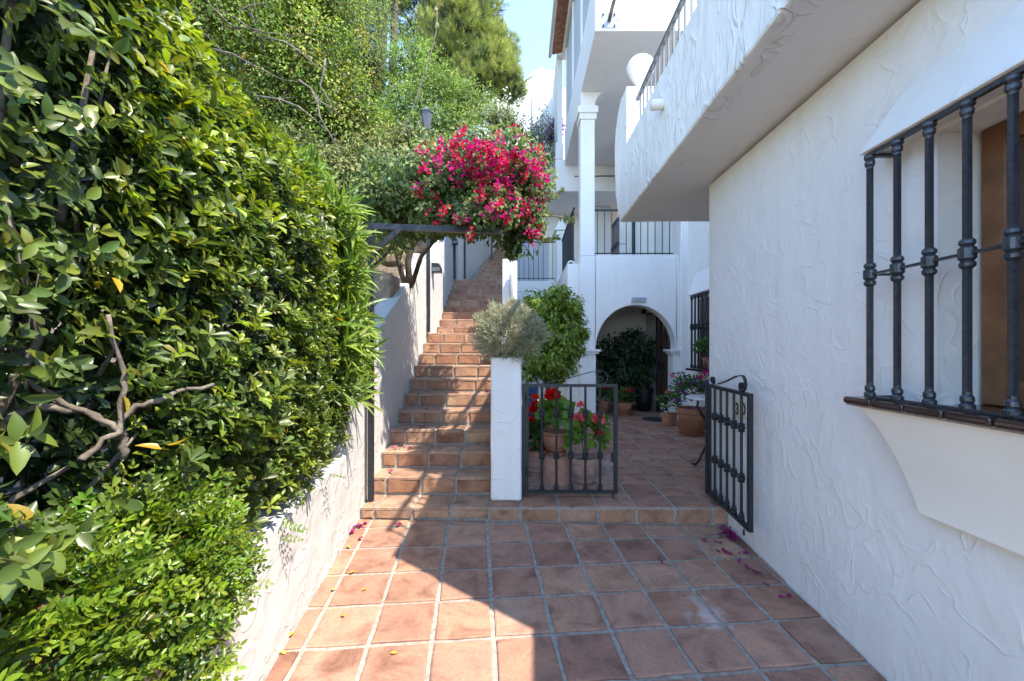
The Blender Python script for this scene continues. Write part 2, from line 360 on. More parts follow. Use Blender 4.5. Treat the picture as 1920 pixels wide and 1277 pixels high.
def lump(Y, S, g, k=26, amp=.1, rad=.28, box=(0, 3.6, 0, 4)):
    out = np.zeros_like(Y)
    for _ in range(k):
        y, s = g.uniform(box[0], box[1]), g.uniform(box[2], box[3]); a = g.uniform(-amp, amp); q = rad * g.uniform(.6, 1.6)
        out += a * np.exp(-((Y - y) ** 2 + (S - s) ** 2) / (q * q))
    return out
def clumps(blobs, nclump, per, cr, g=rng, shell=.45):
    """points for a leafy crown: clumps scattered in the outer shell of ellipsoids; returns points, outward normals, clump ids"""
    w = np.array([b[3] * b[4] + b[4] * b[5] + b[3] * b[5] for b in blobs]); w = w / w.sum()
    which = g.choice(len(blobs), nclump, p=w); B = np.array(blobs)[which]
    d = rdir(nclump, g); r = 1 - shell * g.uniform(0, 1, (nclump, 1)) ** 1.3
    cc = B[:, :3] + B[:, 3:6] * d * r * g.uniform(.92, 1.12, (nclump, 1))
    rad = g.uniform(*cr, nclump)
    ids = np.repeat(np.arange(nclump), per); e = rdir(len(ids), g); q = g.uniform(.25, 1, (len(ids), 1)) ** .6
    return cc[ids] + e * q * rad[ids][:, None], unit(e * .7 + d[ids]), ids, d

# ---------------------------------------------------------------- setting: levels
def floor_z(x, y): return .0535 * y - .0208 * x
TZ = .307                                          # terrace level
STEP_Y = 3.43; RISE = .154; RUN = .30
def wall_x(y): return -1.151 - .119 * (y - 1.863)  # face of the low wall on the left
def stair_x(y): return -1.345 - .045 * (y - 3.5)   # stair side of the stair wall
HX = 1.69                                          # house wall on the right

def clip(poly, a, b, c):                           # keep a*x+b*y<=c
    out = []
    for i in range(len(poly)):
        p, q = poly[i], poly[(i + 1) % len(poly)]; fp = a * p[0] + b * p[1] - c; fq = a * q[0] + b * q[1] - c
        if fp <= 0: out.append(p)
        if fp * fq < 0:
            t = fp / (fp - fq); out.append((p[0] + (q[0] - p[0]) * t, p[1] + (q[1] - p[1]) * t))
    return out
def area(p): return abs(sum(p[i][0] * p[(i + 1) % len(p)][1] - p[(i + 1) % len(p)][0] * p[i][1] for i in range(len(p)))) / 2
def slab_mesh(poly, th, name, m, ins=.006, drop=.0035):
    """thin tile with worn rounded top edge; poly in local xy, top at z=0"""
    n = len(poly); cx = sum(p[0] for p in poly) / n; cy = sum(p[1] for p in poly) / n
    def sh(p, k):
        d = math.hypot(p[0] - cx, p[1] - cy); f = max(0, 1 - k / max(d, 1e-4)); return (cx + (p[0] - cx) * f, cy + (p[1] - cy) * f)
    a = [(*sh(p, ins * 1.4), 0) for p in poly]; b = [(p[0], p[1], -drop) for p in poly]; c = [(p[0], p[1], -th) for p in poly]
    fs = [tuple(range(n))] + [(n + i, n + (i + 1) % n, (i + 1) % n, i) for i in range(n)] + [(2 * n + i, 2 * n + (i + 1) % n, n + (i + 1) % n, n + i) for i in range(n)]
    me = bpy.data.meshes.new(name); me.from_pydata(a + b + c, [], fs); me.update(); me.materials.append(m)
    return me
def wobble(w, h, g, k=3, a=.004):
    """rectangle with slightly uneven hand-made edges"""
    cs = [(-w / 2, -h / 2), (w / 2, -h / 2), (w / 2, h / 2), (-w / 2, h / 2)]; out = []
    for i in range(4):
        p, q = cs[i], cs[(i + 1) % 4]
        for j in range(k):
            t = j / k; out.append((p[0] + (q[0] - p[0]) * t + g.uniform(-a, a), p[1] + (q[1] - p[1]) * t + g.uniform(-a, a)))
    return out
def place(me, name, parent, mw):
    o = bpy.data.objects.new(name, me); COL.objects.link(o); o.parent = parent; o.matrix_local = mw; return o

# ground sheet to the horizon
g = MB().add([(-600, -600, -.62), (600, -600, -.62), (600, 600, -.62), (-600, 600, -.62)], [(0, 1, 2, 3)]).build('ground', M['ground'])
tag(g, 'dry brown ground spreading around the houses', 'ground', kind='structure')
# patio slab (the grout bed) and its tiles
gx = []
for j in range(13):
    for i in range(9):
        x = -1.75 + i * .45; y = -1.6 + j * (STEP_Y + 1.6) / 12; gx.append((x, y, floor_z(x, y) - .006))
patio = MB().add(gx, [(j * 9 + i, j * 9 + i + 1, j * 9 + i + 10, j * 9 + i + 9) for j in range(12) for i in range(8)]).build('patio_floor', M['grout'])
tag(patio, 'sloping patio of square terracotta tiles with pale grout', 'floor', kind='structure')
TW = .311; th = math.atan(.112)
o0 = px(915.5, 1020, 1.0); k0 = 1.0
# intersect the pixel ray with the sloping floor
ray = Vector((o0.x, 1.0, o0.z - CZ)); Yi = CZ / (.0535 - .0208 * ray.x - ray.z); org = Vector((ray.x * Yi, Yi, 0))
ex = Vector((cos(th), sin(th), 0)); ey = Vector((-sin(th), cos(th), 0))
variants = [slab_mesh(wobble(TW - .026, TW - .026, rnd), .012, 'floor_tile', M['tile']) for _ in range(10)]
for i in range(-4, 8):
    for j in range(-10, 3):
        c = org + ex * (i + .5) * TW + ey * (j + .5) * TW
        base = wobble(TW - .026, TW - .026, rnd); wp = [(c.x + ex.x * p[0] + ey.x * p[1], c.y + ex.y * p[0] + ey.y * p[1]) for p in base]
        a0 = area(wp)
        wp = clip(wp, -1, -.119, 1.151 - .119 * 1.863 - .004)     # left wall
        if len(wp) > 2: wp = clip(wp, 1, 0, HX - .006)
        if len(wp) > 2: wp = clip(wp, 0, 1, STEP_Y - .012)
        if len(wp) < 3 or area(wp) < .003: continue
        nz = Vector((.0208, -.0535, 1)).normalized(); tilt = Vector((0, 0, 1)).rotation_difference(nz).to_matrix().to_4x4()
        lift = .004 + rnd.uniform(-.0015, .0025)
        if area(wp) > a0 * .999:
            mw = Matrix.Translation((c.x, c.y, floor_z(c.x, c.y) + lift)) @ tilt @ Matrix.Rotation(th + rnd.choice((0, pi)), 4, 'Z')
            place(rnd.choice(variants), 'floor_tile', patio, mw)
        else:
            me = slab_mesh([(p[0] - c.x, p[1] - c.y) for p in wp], .012, 'floor_tile', M['tile'])
            place(me, 'floor_tile', patio, Matrix.Translation((c.x, c.y, floor_z(c.x, c.y) + lift)) @ tilt)

# terrace: raised floor behind the step, tiles in straight rows
terr = MB().box(-.275, 3.0, STEP_Y + .012, 9.75, -.3, TZ - .008).build('terrace_floor', M['grout'])
tag(terr, 'raised terrace of terracotta tiles behind the iron gates', 'floor', kind='structure')
TX0, TWX, TDY = .30, .317, .29
tvar = [slab_mesh(wobble(TWX - .022, TDY - .022, rnd, a=.003), .012, 'floor_tile', M['tile']) for _ in range(8)]
for i in range(-2, 9):
    for j in range(0, 22):
        cx, cy = TX0 + (i + .5) * TWX, STEP_Y + .002 + (j + .5) * TDY
        if cx > 2.98 or cx < -.28: continue
        if cx - TWX / 2 < -.275:
            p = clip(wobble(TWX - .022, TDY - .022, rnd, a=.003), -1, 0, .27 + cx); me = slab_mesh(p, .012, 'floor_tile', M['tile']) if len(p) > 2 else None
            if me is None: continue
        else: me = rnd.choice(tvar)
        place(me, 'floor_tile', terr, Matrix.Translation((cx, cy, TZ + rnd.uniform(-.001, .002))))
rvar = [slab_mesh(wobble(TWX - .03, .112, rnd, a=.003), .014, 'riser_brick', M['brick']) for _ in range(6)]
up90 = Matrix.Rotation(R(90), 4, 'X')
for i in range(-2, 5):
    x0, x1 = max(-.283, TX0 + i * TWX), min(TX0 + (i + 1) * TWX, HX - .01)
    zb = floor_z((x0 + x1) / 2, STEP_Y)
    hgt = TZ - .022 - zb
    p = wobble(x1 - x0 - .03, hgt - .016, rnd, a=.003)
    place(slab_mesh(p, .014, 'riser_brick', M['brick']), 'riser_brick', terr, Matrix.Translation(((x0 + x1) / 2, STEP_Y - .001, zb + hgt / 2 + .006)) @ up90)

# stairs: concrete core with riser bricks and tread tiles
stairs = thing('stairs', 'long tiled flight of stairs climbing beside the white stair wall', 'stairs', (-.8, STEP_Y, 0), kind='structure')
core = MB(); JX = -.285; BW = .3105
flights = []
y, z = STEP_Y, 0.0
for k in range(11): flights.append((STEP_Y + RUN * k, TZ + RISE * k, RUN, 0, 0.0))
ylast = STEP_Y + RUN * 10; landing = 7.40 - ylast
flights[-1] = (ylast, TZ + RISE * 10, landing, 0, 0.0)
for k in range(9): flights.append((7.40 + RUN * k, TZ + RISE * (11 + k), RUN, 1, 0.0))
flights[-1] = (7.40 + RUN * 8, TZ + RISE * 19, 1.0, 1, 0.0)
for k in range(13): flights.append((10.8 + RUN * k, TZ + RISE * (20 + k), RUN if k < 12 else 3.0, 2, .055 * k))
def brickset(yf, zt, run, fl, shift, zlow):
    xl = stair_x(yf) if fl < 2 else -1.30 + .13 * (yf - 10.8)
    xr = -.275 if fl == 0 else (-.32 if fl == 1 else -.50 + .13 * (yf - 10.8))
    core.box(xl - .05, xr, yf + .014, yf + run + .02, zlow - .4, zt - .012)
    xs = [xl + .008] + [x for x in [JX + BW * q + shift for q in range(-5, 3)] if xl + .07 < x < xr - .05] + [xr]
    for a, b in zip(xs[:-1], xs[1:]):
        h = zt - .024 - zlow
        p = wobble(b - a - .026, h - .020, rnd, a=.004)
        place(slab_mesh(p, .016, 'riser_brick', M['brick']), 'riser_brick', stairs, Matrix.Translation(Vector(((a + b) / 2, yf + rnd.uniform(-.002, .002), zlow + h / 2 + .006)) - stairs.location) @ up90)
        nrow = max(1, round(run / .3))
        for r_ in range(nrow):
            d = run / nrow
            p = wobble(b - a - .022, d - (.012 if nrow == 1 else .02), rnd, a=.003)
            place(slab_mesh(p, .026, 'tread_tile', M['tread'], ins=.008, drop=.006), 'tread_tile', stairs,
                  Matrix.Translation(Vector(((a + b) / 2, yf + d * (r_ + .5) - .008, zt + rnd.uniform(-.002, .002))) - stairs.location))
zl = floor_z(-.8, STEP_Y)
for (yf, zt, run, fl, shift) in flights:
    brickset(yf, zt, run, fl, shift, zl); zl = zt
core.build('stair_core', M['grout'], stairs)

# hillside left of the stairs and rising behind everything
def hill_z(x, y):
    up = .70 + max(0, y - 3.3) * .46
    if x < -1.6: up += min(-x - 1.6, 14) * (.02 if y < 3.2 else .28)
    if x > -1.2 and y < 18: return -.6
    return up
hv, hf = [], []; HXs = list(np.linspace(-40, -2, 20)) + [-1.62]; HYs = [-6, 0, 1, 2, 3, 3.3, 4, 5, 6, 7, 8, 9, 10, 11, 12, 14, 16, 18, 20, 24, 30, 40, 60]
for yy in HYs:
    for q, xx in enumerate(HXs):
        xq = xx if q < len(HXs) - 1 else min(wall_x(yy), stair_x(yy)) - .12
        hv.append((xq, yy, hill_z(min(xq, -1.3), yy) + rnd.uniform(-.04, .04)))
nx = len(HXs)
for j in range(len(HYs) - 1):
    for i in range(nx - 1): hf.append((j * nx + i, j * nx + i + 1, (j + 1) * nx + i + 1, (j + 1) * nx + i))
hs = MB().add(hv, hf).build('hillside', M['soil'], smooth=True)
tag(hs, 'earthy planted hillside rising behind the hedge and stair wall', 'hillside', kind='structure')
fv, ff = [], []
for j, yy in enumerate((19, 24, 30, 40, 60, 90)):
    for i, xx in enumerate((-60, -20, -5, 5, 20, 60)): fv.append((xx, yy, .46 * (yy - 3.3) * (1 if yy < 61 else .8) + (0 if yy > 19 else -6)))
for j in range(5):
    for i in range(5): ff.append((j * 6 + i, j * 6 + i + 1, j * 6 + i + 7, j * 6 + i + 6))
tag(MB().add(fv, ff).build('far_hillside', M['soil'], smooth=True), 'steep earthy slope far behind the houses', 'hillside', kind='structure')

# low planter wall on the left
lw = thing('planter_wall', 'low white rendered planter wall under the green hedge', 'wall', (wall_x(1.5), 1.5, 0))
vs = []; ys = np.linspace(-1.8, 3.12, 15)
for yy in ys:
    x = wall_x(yy); z1 = .73 + .05 * (yy - 1.17); zb = floor_z(x, yy) - .05
    vs += [(x, yy, zb), (x, yy, z1), (x - .19, yy, z1), (x - .19, yy, zb)]
fs = [(0, 1, 2, 3), tuple(4 * (len(ys) - 1) + i for i in (3, 2, 1, 0))] + [(4 * i + k, 4 * i + 4 + k, 4 * i + 4 + (k + 1) % 4, 4 * i + (k + 1) % 4) for i in range(len(ys) - 1) for k in range(4)]
w = MB().add(vs, fs).build('wall', M['stucco_old'], lw, bevel=.02, seg=3)
soft_grid(w, 3, .012, .3)

# stair wall: sloping white wall with a stepped top
sw = thing('stair_wall', 'sloping white stair wall left of the steps with a stepped coping', 'wall', (stair_x(5), 5, .7))
def stair_wall_piece(name, prof, x_of, thick=.2):
    """prof: list of (y, ztop, zbottom)"""
    vs = []
    for yy, zt, zb in prof:
        x = x_of(yy); vs += [(x, yy, zb), (x, yy, zt), (x - thick, yy, zt + .012), (x - thick, yy, zb)]
    n = len(prof)
    fs = [(0, 1, 2, 3), tuple(4 * (n - 1) + i for i in (3, 2, 1, 0))] + [(4 * i + k, 4 * i + 4 + k, 4 * i + 4 + (k + 1) % 4, 4 * i + (k + 1) % 4) for i in range(n - 1) for k in range(4)]
    return MB().add(vs, fs).build(name, M['stucco_old'], sw, bevel=.018, seg=3)
def wx_join(yy):
    t = min(1, max(0, (yy - 3.0) / .9)); return wall_x(min(yy, 3.5)) * (1 - t) + stair_x(yy) * t
pr = [(3.10, .86, 0), (3.14, 1.12, 0), (3.22, 1.32, 0), (3.36, 1.47, 0), (3.6, 1.62, 0), (3.8, 1.71, 0)] + [(yy, 1.81 + .488 * (yy - 4.0), .2) for yy in np.linspace(4.0, 6.42, 9)]
stair_wall_piece('wall', pr, wx_join)
MBk = MB(); xk = stair_x(6.5)
stair_wall_piece('coping_block', [(6.02, 2.96, 2.7), (6.42, 3.06, 2.7), (6.55, 3.07, 2.0), (6.9, 3.07, 1.5)], lambda yy: stair_x(yy) - .003)
stair_wall_piece('wall', [(6.9, 3.03, 1.2), (7.3, 3.12, 1.2)] + [(yy, 3.24 + .525 * (yy - 7.4), 1.2) for yy in np.linspace(7.4, 9.9, 7)] + [(10.8, 4.6, 2)], stair_x)
stair_wall_piece('wall', [(10.79, 4.95, 2.5), (12, 5.5, 3), (13.5, 6.2, 3), (15.0, 6.9, 3)], lambda yy: -1.52 + .2 * (yy - 10.8) if yy > 10.8 else stair_x(10.8) + .1)
# low kerb wall right of the stairs, hidden behind the planting
kw = thing('stair_kerb', 'low white kerb wall on the right side of the steps', 'wall', (-.2, 5, TZ))
kp = [(3.86, .95, .2)] + [(yy, TZ + .35 + (yy - 3.9) * .5, .2) for yy in (4.2, 5, 6, 6.85)]
vs = []
for yy, zt, zb in kp: vs += [(-.27, yy, zb), (-.27, yy, zt), (-.10, yy, zt), (-.10, yy, zb)]
n = len(kp)
MB().add(vs, [(0, 1, 2, 3), tuple(4 * (n - 1) + i for i in (3, 2, 1, 0))] + [(4 * i + k, 4 * i + 4 + k, 4 * i + 4 + (k + 1) % 4, 4 * i + (k + 1) % 4) for i in range(n - 1) for k in range(4)]).build('wall', M['stucco_soft'], kw, bevel=.015)

# gate pillar with planter trough, second pillar further up
gp = MB().box(-.273, -.009, 3.555, 3.84, TZ + .001, 1.53).build('gate_pillar', M['stucco'], bevel=.022, seg=3)
tag(gp, 'square white rendered gate pillar carrying a lavender bush', 'pillar'); soft_grid(gp, 3, .012, .35)
p2 = thing('landing_pillar', 'white pillar with a grey pipe on the stair landing behind the lavender', 'pillar', (-.2, 7, 1.8))
MB().box(-.335, -.095, 6.9, 7.14, .4, 3.09).build('post', M['stucco_soft'], p2, bevel=.015)
MB().tube([(-.185, 6.84, 1.85), (-.185, 6.84, 2.80), (-.185, 6.845, 2.86)], [.034, .034, .018], 12).build('pipe', M['iron_pale'], p2, smooth=True)

# steel frame over the stair foot and thin pergola posts
fr = thing('steel_arch_frame', 'dark steel frame spanning the foot of the stairs under the bougainvillea', 'frame', (-1.29, 3.56, TZ))
MB().bar((-1.29, 3.56, TZ), (-1.29, 3.56, 2.66), .042, .042).build('post', M['iron'], fr)
MB().bar((-1.312, 3.56, 2.645), (-.14, 3.71, 2.645), .045, .05).build('beam', M['iron'], fr)
MB().bar((-1.28, 3.561, 2.42), (-1.05, 3.589, 2.63), .036, .036).build('brace', M['iron'], fr)
posts = [((803, 623), 6.43, 3.75, 'dark slim pergola post on the first stair landing'), ((852.5, 524), 9.85, 5.2, 'left one of two slim dark posts on the upper landing'),
         ((871.5, 523), 9.9, 5.2, 'right one of two slim dark posts on the upper landing'), ((922, 487), 12.6, 6.6, 'slim dark post highest up the stairs')]
for (uv, Y, top, lab) in posts:
    a = px(uv[0], uv[1], Y)
    if Y < 7: a.x = stair_x(Y) + .03
    p = MB().bar((a.x, Y, a.z), (a.x, Y, top), .045, .045).build('pergola_post', M['iron']); tag(p, lab, 'post', 'pergola posts along the stairs')
for (u, v, Y, s, lab) in ((814, 503, 6.95, .15, 'black box wall lamp on the lower stair wall'), (863, 453, 9.6, .13, 'black box wall lamp on the upper stair wall')):
    z = pxZ(v, Y); x = stair_x(Y)
    t = thing('wall_lamp', lab, 'lamp', (x, Y, z), 'stair wall lamps')
    MB().prism([(x + .002, z + s * .55), (x + s * .8, z + s * .45), (x + s, z), (x + s, z - s * .5), (x + .002, z - s * .5)], Y - s * .5, Y + s * .5, 'y').build('housing', M['iron'], t, bevel=.004)
    MB().box(x + .01, x + s * .93, Y - s * .5 - .004, Y - s * .5 - .001, z - s * .42, z + s * .02).build('glass', M['iron_grey'], t)

# ---------------------------------------------------------------- house on the right
hs = thing('right_house', 'white house on the right with barred window and overhanging balcony', 'house', (HX, 2, 0))
Y0, Y1 = .62, 1.705; Z0, Z1 = 1.375, 2.485
b = MB()
b.box(HX, HX + .32, -4, Y0, -.2, 3.08); b.box(HX, HX + .32, Y1, 3.79, -.2, 3.08)
b.box(HX + .001, HX + .32, Y0, Y1, -.2, Z0); b.box(HX + .001, HX + .32, Y0, Y1, Z1, 3.08)
# one continuous outer skin, so the wall reads as one plane
w = MB()
def ringface(mb, x, y0, y1, z0, z1, a0, a1, b0, b1):
    vs = [(x, y0, z0), (x, y1, z0), (x, y1, z1), (x, y0, z1), (x, a0, b0), (x, a1, b0), (x, a1, b1), (x, a0, b1)]
    mb.add(vs, [(0, 1, 5, 4), (1, 2, 6, 5), (2, 3, 7, 6), (3, 0, 4, 7)])
ringface(w, HX, -4, 3.79, -.2, 3.08, Y0, Y1, Z0, Z1)
d = .215
w.add([(HX, Y0, Z0), (HX, Y1, Z0), (HX, Y1, Z1), (HX, Y0, Z1), (HX + d, Y0, Z0), (HX + d, Y1, Z0), (HX + d, Y1, Z1), (HX + d, Y0, Z1)],
      [(0, 1, 5, 4), (1, 2, 6, 5), (2, 3, 7, 6), (3, 0, 4, 7)])
w.add([(HX, 3.79, -.2), (3.05, 3.79, -.2), (3.05, 3.79, 3.08), (HX, 3.79, 3.08)], [(0, 1, 2, 3)])
w.add([(HX, -4, -.2), (7, -4, -.2), (7, -4, 3.08), (HX, -4, 3.08)], [(0, 1, 2, 3)])
w.add([(HX, -4, 3.08), (7, -4, 3.08), (7, 3.79, 3.08), (HX, 3.79, 3.08)], [(0, 1, 2, 3)])
w.build('wall', M['stucco_wall'], hs)
# window: wooden casement in the recess
win = MB().box(HX + d - .03, HX + d + .06, Y0, Y1 - .001, Z0 - .02, Z1).build('window', M['wood'], hs)
xw = HX + d - .031
fb = MB()
for (a, c, e, f_) in ((Y1 - .10, Y1 - .012, Z0, Z1), (Y0 + .01, Y0 + .10, Z0, Z1), (Y0 + .1, Y1 - .1, Z0, Z0 + .1), (Y0 + .1, Y1 - .1, Z1 - .09, Z1)):
    fb.box(xw - .022, xw + .01, a, c, e + .003, f_ - .003)
fb.build('window_frame', M['wood'], win, bevel=.006)
mid = (Y0 + Y1) / 2
for (a, c) in ((Y0 + .11, mid - .01), (mid + .01, Y1 - .125)):
    f2 = MB()
    for (p, q, e, f_) in ((a, a + .06, Z0 + .11, Z1 - .1), (c - .06, c, Z0 + .11, Z1 - .1), (a + .06, c - .06, Z0 + .11, Z0 + .2), (a + .06, c - .06, Z1 - .18, Z1 - .1)):
        f2.box(xw - .012, xw + .005, p, q, e, f_)
    f2.build('sash', M['wood_dark'], win, bevel=.005)
# hood over the grille: sloped plaster canopy
hv = [(HX + .01, 1.815, 2.80), (HX + .01, .5, 2.80), (HX + .01, 1.955, 2.497), (HX + .01, .36, 2.497), (1.555, 1.955, 2.497), (1.555, .36, 2.497)]
MB().add(hv, [(0, 1, 5, 4), (0, 4, 2), (1, 3, 5), (2, 4, 5, 3), (0, 2, 3, 1)]).build('window_hood', M['stucco_soft'], hs)
# sill: row of glazed brown tiles, and the curved plaster apron under it
sill = MB().box(1.535, HX + d - .034, .3, 1.985, 1.338, 1.366).build('window_sill', M['grout'], hs)
yy = 1.99
while yy > .32:
    p = MB().box(1.518, 1.60, yy - .155, yy, 1.346, 1.3785).build('sill_tile', M['glaze'], sill, bevel=.012, seg=3)
    for q in range(2):
        MB().box(1.603 + .155 * q, 1.603 + .155 * q + .15, yy - .155, yy - (.0 if yy < Y1 else (0 if q == 0 else .0)), 1.355, 1.377).build('sill_tile', M['glaze'], sill, bevel=.003) if (q == 0 and 1.603 + .15 < 1.76) and yy < 1.99 - .28 else None
    if yy > Y1: MB().box(1.603, HX - .002, yy - .155, yy, 1.355, 1.377).build('sill_tile', M['glaze'], sill, bevel=.003)
    yy -= .158
MB().box(HX + .066, HX + d - .036, Y0 + .004, Y1 - .004, 1.36, 1.3765).build('sill_tile', M['glaze'], sill)
ap = MB(); vs = []; fs = []; na = 14
for k in range(na + 1):
    t = k / na; z = 1.337 - .42 * t; x = 1.55 + .095 * (1 - (1 - t) ** 1.6)
    ins = .02 + .20 * t ** .6
    vs += [(x, 1.965 - ins, z), (x, .3 + ins, z), (HX + .02, 1.965 - ins, z), (HX + .02, .3 + ins, z)]
for k in range(na):
    a = 4 * k; fs += [(a, a + 4, a + 5, a + 1), (a, a + 2, a + 6, a + 4), (a + 1, a + 5, a + 7, a + 3)]
fs.append((4 * na, 4 * na + 1, 4 * na + 3, 4 * na + 2))
ap.add(vs, fs).build('sill_apron', M['cream'], hs, bevel=.006)
# balcony slab and parapet; the unseen near end is cut diagonally to shape the patio shadow
BX = 1.153; BZ0 = 3.106; BZ1 = 3.89
bal = MB()
bal.prism([(BX, 1.45), (BX, 4.95), (3.05, 4.95), (3.05, 1.07), (HX, 1.07)], BZ0, BZ0 + .17, 'z').build('balcony_slab', M['stucco_soft'], hs)
par = MB().prism([(BX - .004, 1.452), (BX - .004, 4.75), (BX + .16, 4.75), (BX + .16, 1.55)], BZ0 - .002, BZ1, 'z').build('balcony_parapet', M['stucco_rough'], hs, bevel=.02)
soft_grid(par, 4, .02, .3)
pp = [(4.63, BZ0 - .003), (4.95, BZ0 - .003), (5.05, 3.25), (5.17, 3.5), (5.225, 3.8), (5.23, 4.1), (5.17, 4.3), (5.05, 4.45), (4.92, 4.515), (4.63, 4.515)]
pil = MB().prism([(a, c) for a, c in pp], BX - .006, BX + .43, 'x').build('balcony_pillar', M['stucco_rough'], hs, bevel=.015)
soft_grid(pil, 3, .014, .3)
MB().lathe((1.372, 4.87, 4.515), [(.07, 0), (.07, .05), (.05, .12), (.06, .17), (.10, .215), (.115, .25)] + [(.160 * cos(a), .355 + .132 * sin(a)) for a in np.linspace(-.62, 1.5, 14)] + [(.004, .487)], 28).build('ball_finial', M['cream'] if False else M['stucco_soft'], hs, smooth=True)
# far face of the balcony return
MB().box(BX + .435, 3.05, 4.72, 4.94, BZ0 - .001, BZ1).build('balcony_parapet', M['stucco_rough'], hs, bevel=.02)
MB().tube([(BX + .05, 3.42, 3.60), (BX - .10, 3.40, 3.585)], .042, 14).build('drain_spout', M['cream'], hs, smooth=True)
# number tiles
for txt, u in (('3', 1385.5), ('D', 1396.5)):
    Yc = HX * F / (u - CU); zc = pxZ(768, Yc)
    nt = MB().box(HX - .012, HX + .002, Yc - .043, Yc + .043, zc - .062, zc + .062).build('number_tile', M['ceramic'], hs, bevel=.003)
    cu = bpy.data.curves.new('digit', 'FONT'); cu.body = txt; cu.size = .125; cu.align_x = 'CENTER'; cu.align_y = 'CENTER'; cu.extrude = .001; cu.offset = .004
    to = bpy.data.objects.new('digit_src', cu); COL.objects.link(to)
    dg = bpy.context.evaluated_depsgraph_get(); me = bpy.data.meshes.new_from_object(to.evaluated_get(dg)); bpy.data.objects.remove(to)
    me.materials.clear(); me.materials.append(M['ink']); do = bpy.data.objects.new('digit', me); link(do, nt)
    do.matrix_local = Matrix.Translation(Vector((HX - .0135, Yc, zc)) - wloc(nt)) @ Matrix.Rotation(R(-90), 4, 'Z') @ Matrix.Rotation(R(90), 4, 'X') @ Matrix.Diagonal((.82, 1, 1, 1))
# balcony railing on the parapet
RX = 1.272
rl = thing('balcony_railing', 'dark slim railing on the right balcony beside the white ball', 'railing', (RX, 3, BZ1))
MB().bar((RX, 1.62, 4.37), (RX, 4.628, 4.37), .035, .04).build('rail', M['iron_grey'], rl)
yb = 1.65
while yb < 4.6:
    MB().bar((RX, yb, BZ1 - .02), (RX, yb, 4.35), .016, .016).build('baluster', M['iron_grey'], rl); yb += .125

# window grille with collared bars
def collar(c, s=1.0, r=.024):
    return [(r * .75, -.055 * s), (r * 1.25, -.046 * s), (r * 1.3, -.034 * s), (r * .95, -.027 * s), (r * 1.42, -.018 * s), (r * 1.42, .018 * s), (r * .95, .027 * s), (r * 1.3, .034 * s), (r * 1.25, .046 * s), (r * .75, .055 * s)]
def endcap(up, r=.024):
    p = [(r * 1.35, 0), (r * 1.35, .012), (r * .95, .02), (r * 1.2, .028), (r * 1.15, .042), (r * .8, .05), (r * .8, .06)]
    return p if up else [(a, -b_) for a, b_ in p[::-1]]
def grille(name, lab, x, ys, z0, zm, z1, wallx, rb=.012, seg=12, grp=None):
    t = thing(name, lab, 'grille', (x, ys[0], z0), grp)
    for yy in ys:
        bo = MB().bar((x, yy, z0), (x, yy, z1), 2 * rb, 2 * rb).build('bar', M['iron_blue'], t)
        MB().lathe((x, yy, zm), collar(0, 1, rb * 1.95), seg).build('collar', M['iron_blue'], bo, smooth=False)
        MB().lathe((x, yy, z0), endcap(True, rb * 1.8), seg).build('foot_cap', M['iron_blue'], bo)
        MB().lathe((x, yy, z1), endcap(False, rb * 1.8), seg).build('head_cap', M['iron_blue'], bo)
    for zz, hh in ((z1 + .004, .014), (zm, .010), (z0 - .004, .010)):
        MB().box(x - rb * 1.1, x + rb * 1.1, ys[-1] - .02, ys[0] + .02, zz - hh / 2, zz + hh / 2).build('rail', M['iron_blue'], t)
        for ye in (ys[0], ys[-1]): MB().box(x + rb * 1.15, wallx, ye - .01, ye + .01, zz - hh / 2, zz + hh / 2).build('rail', M['iron_blue'], t)
    return t
grille('window_grille', 'black iron grille over the near window of the right house', 1.58, [1.905 - .139 * k for k in range(9)], 1.389, 1.94, 2.478, HX - .003, .0092, 14, 'iron window grilles')

# ---------------------------------------------------------------- arcade house in the middle
AY = 7.8; AXL, AXR = 1.07, 3.05
ah = thing('arcade_house', 'white house behind the terrace with round arch and stacked balconies', 'house', (2, AY, TZ))
# front wall with arch
ax0, ax1 = pxX(1117, AY), pxX(1268, AY); az = pxZ(655, AY); acx = (ax0 + ax1) / 2; ar = (ax1 - ax0) / 2; azr = pxZ(572, AY) - az
top = 3.34
arc = [(acx + ar * cos(t), az + azr * sin(t)) for t in np.linspace(0, pi, 25)]
def archwall(y0, y1):
    m = MB(); vs = []
    for yy in (y0, y1):
        for (x, z) in arc: vs.append((x, yy, z))
        for (x, z) in arc: vs.append((x, yy, top))
    n = len(arc); fs = []
    for b_ in (0, 2 * n):
        for i in range(n - 1): fs.append((b_ + i, b_ + i + 1, b_ + n + i + 1, b_ + n + i))
    for i in range(n - 1): fs.append((i, 2 * n + i, 2 * n + i + 1, i + 1)); fs.append((n + i, n + i + 1, 3 * n + i + 1, 3 * n + i))
    m.add(vs, fs); return m
aw = archwall(AY, AY + .3)
aw.box(AXL, ax0, AY, AY + .3, az, top); aw.box(ax1, AXR - .12, AY, AY + .3, az, top)
aw.build('arch_wall', M['stucco_soft'], ah)
MB().box(AXL, ax0 + .005, AY + .005, AY + .295, TZ, az - .085).build('pier', M['stucco_soft'], ah, bevel=.01)
MB().box(ax1 - .06, AXR - .121, AY + .005, AY + .295, TZ, az - .085).build('pier', M['stucco_soft'], ah, bevel=.01)
for (xa, xb) in ((AXL - .03, ax0 + .09), (ax1 - .13, AXR - .10)):
    im = MB().box(xa, xb, AY - .05, AY + .35, az - .045, az).build('impost', M['stucco_soft'], ah, bevel=.006)
    MB().box(xa + .03, xb - .03, AY - .025, AY + .325, az - .087, az - .0455).build('impost_step', M['stucco_soft'], im, bevel=.006)
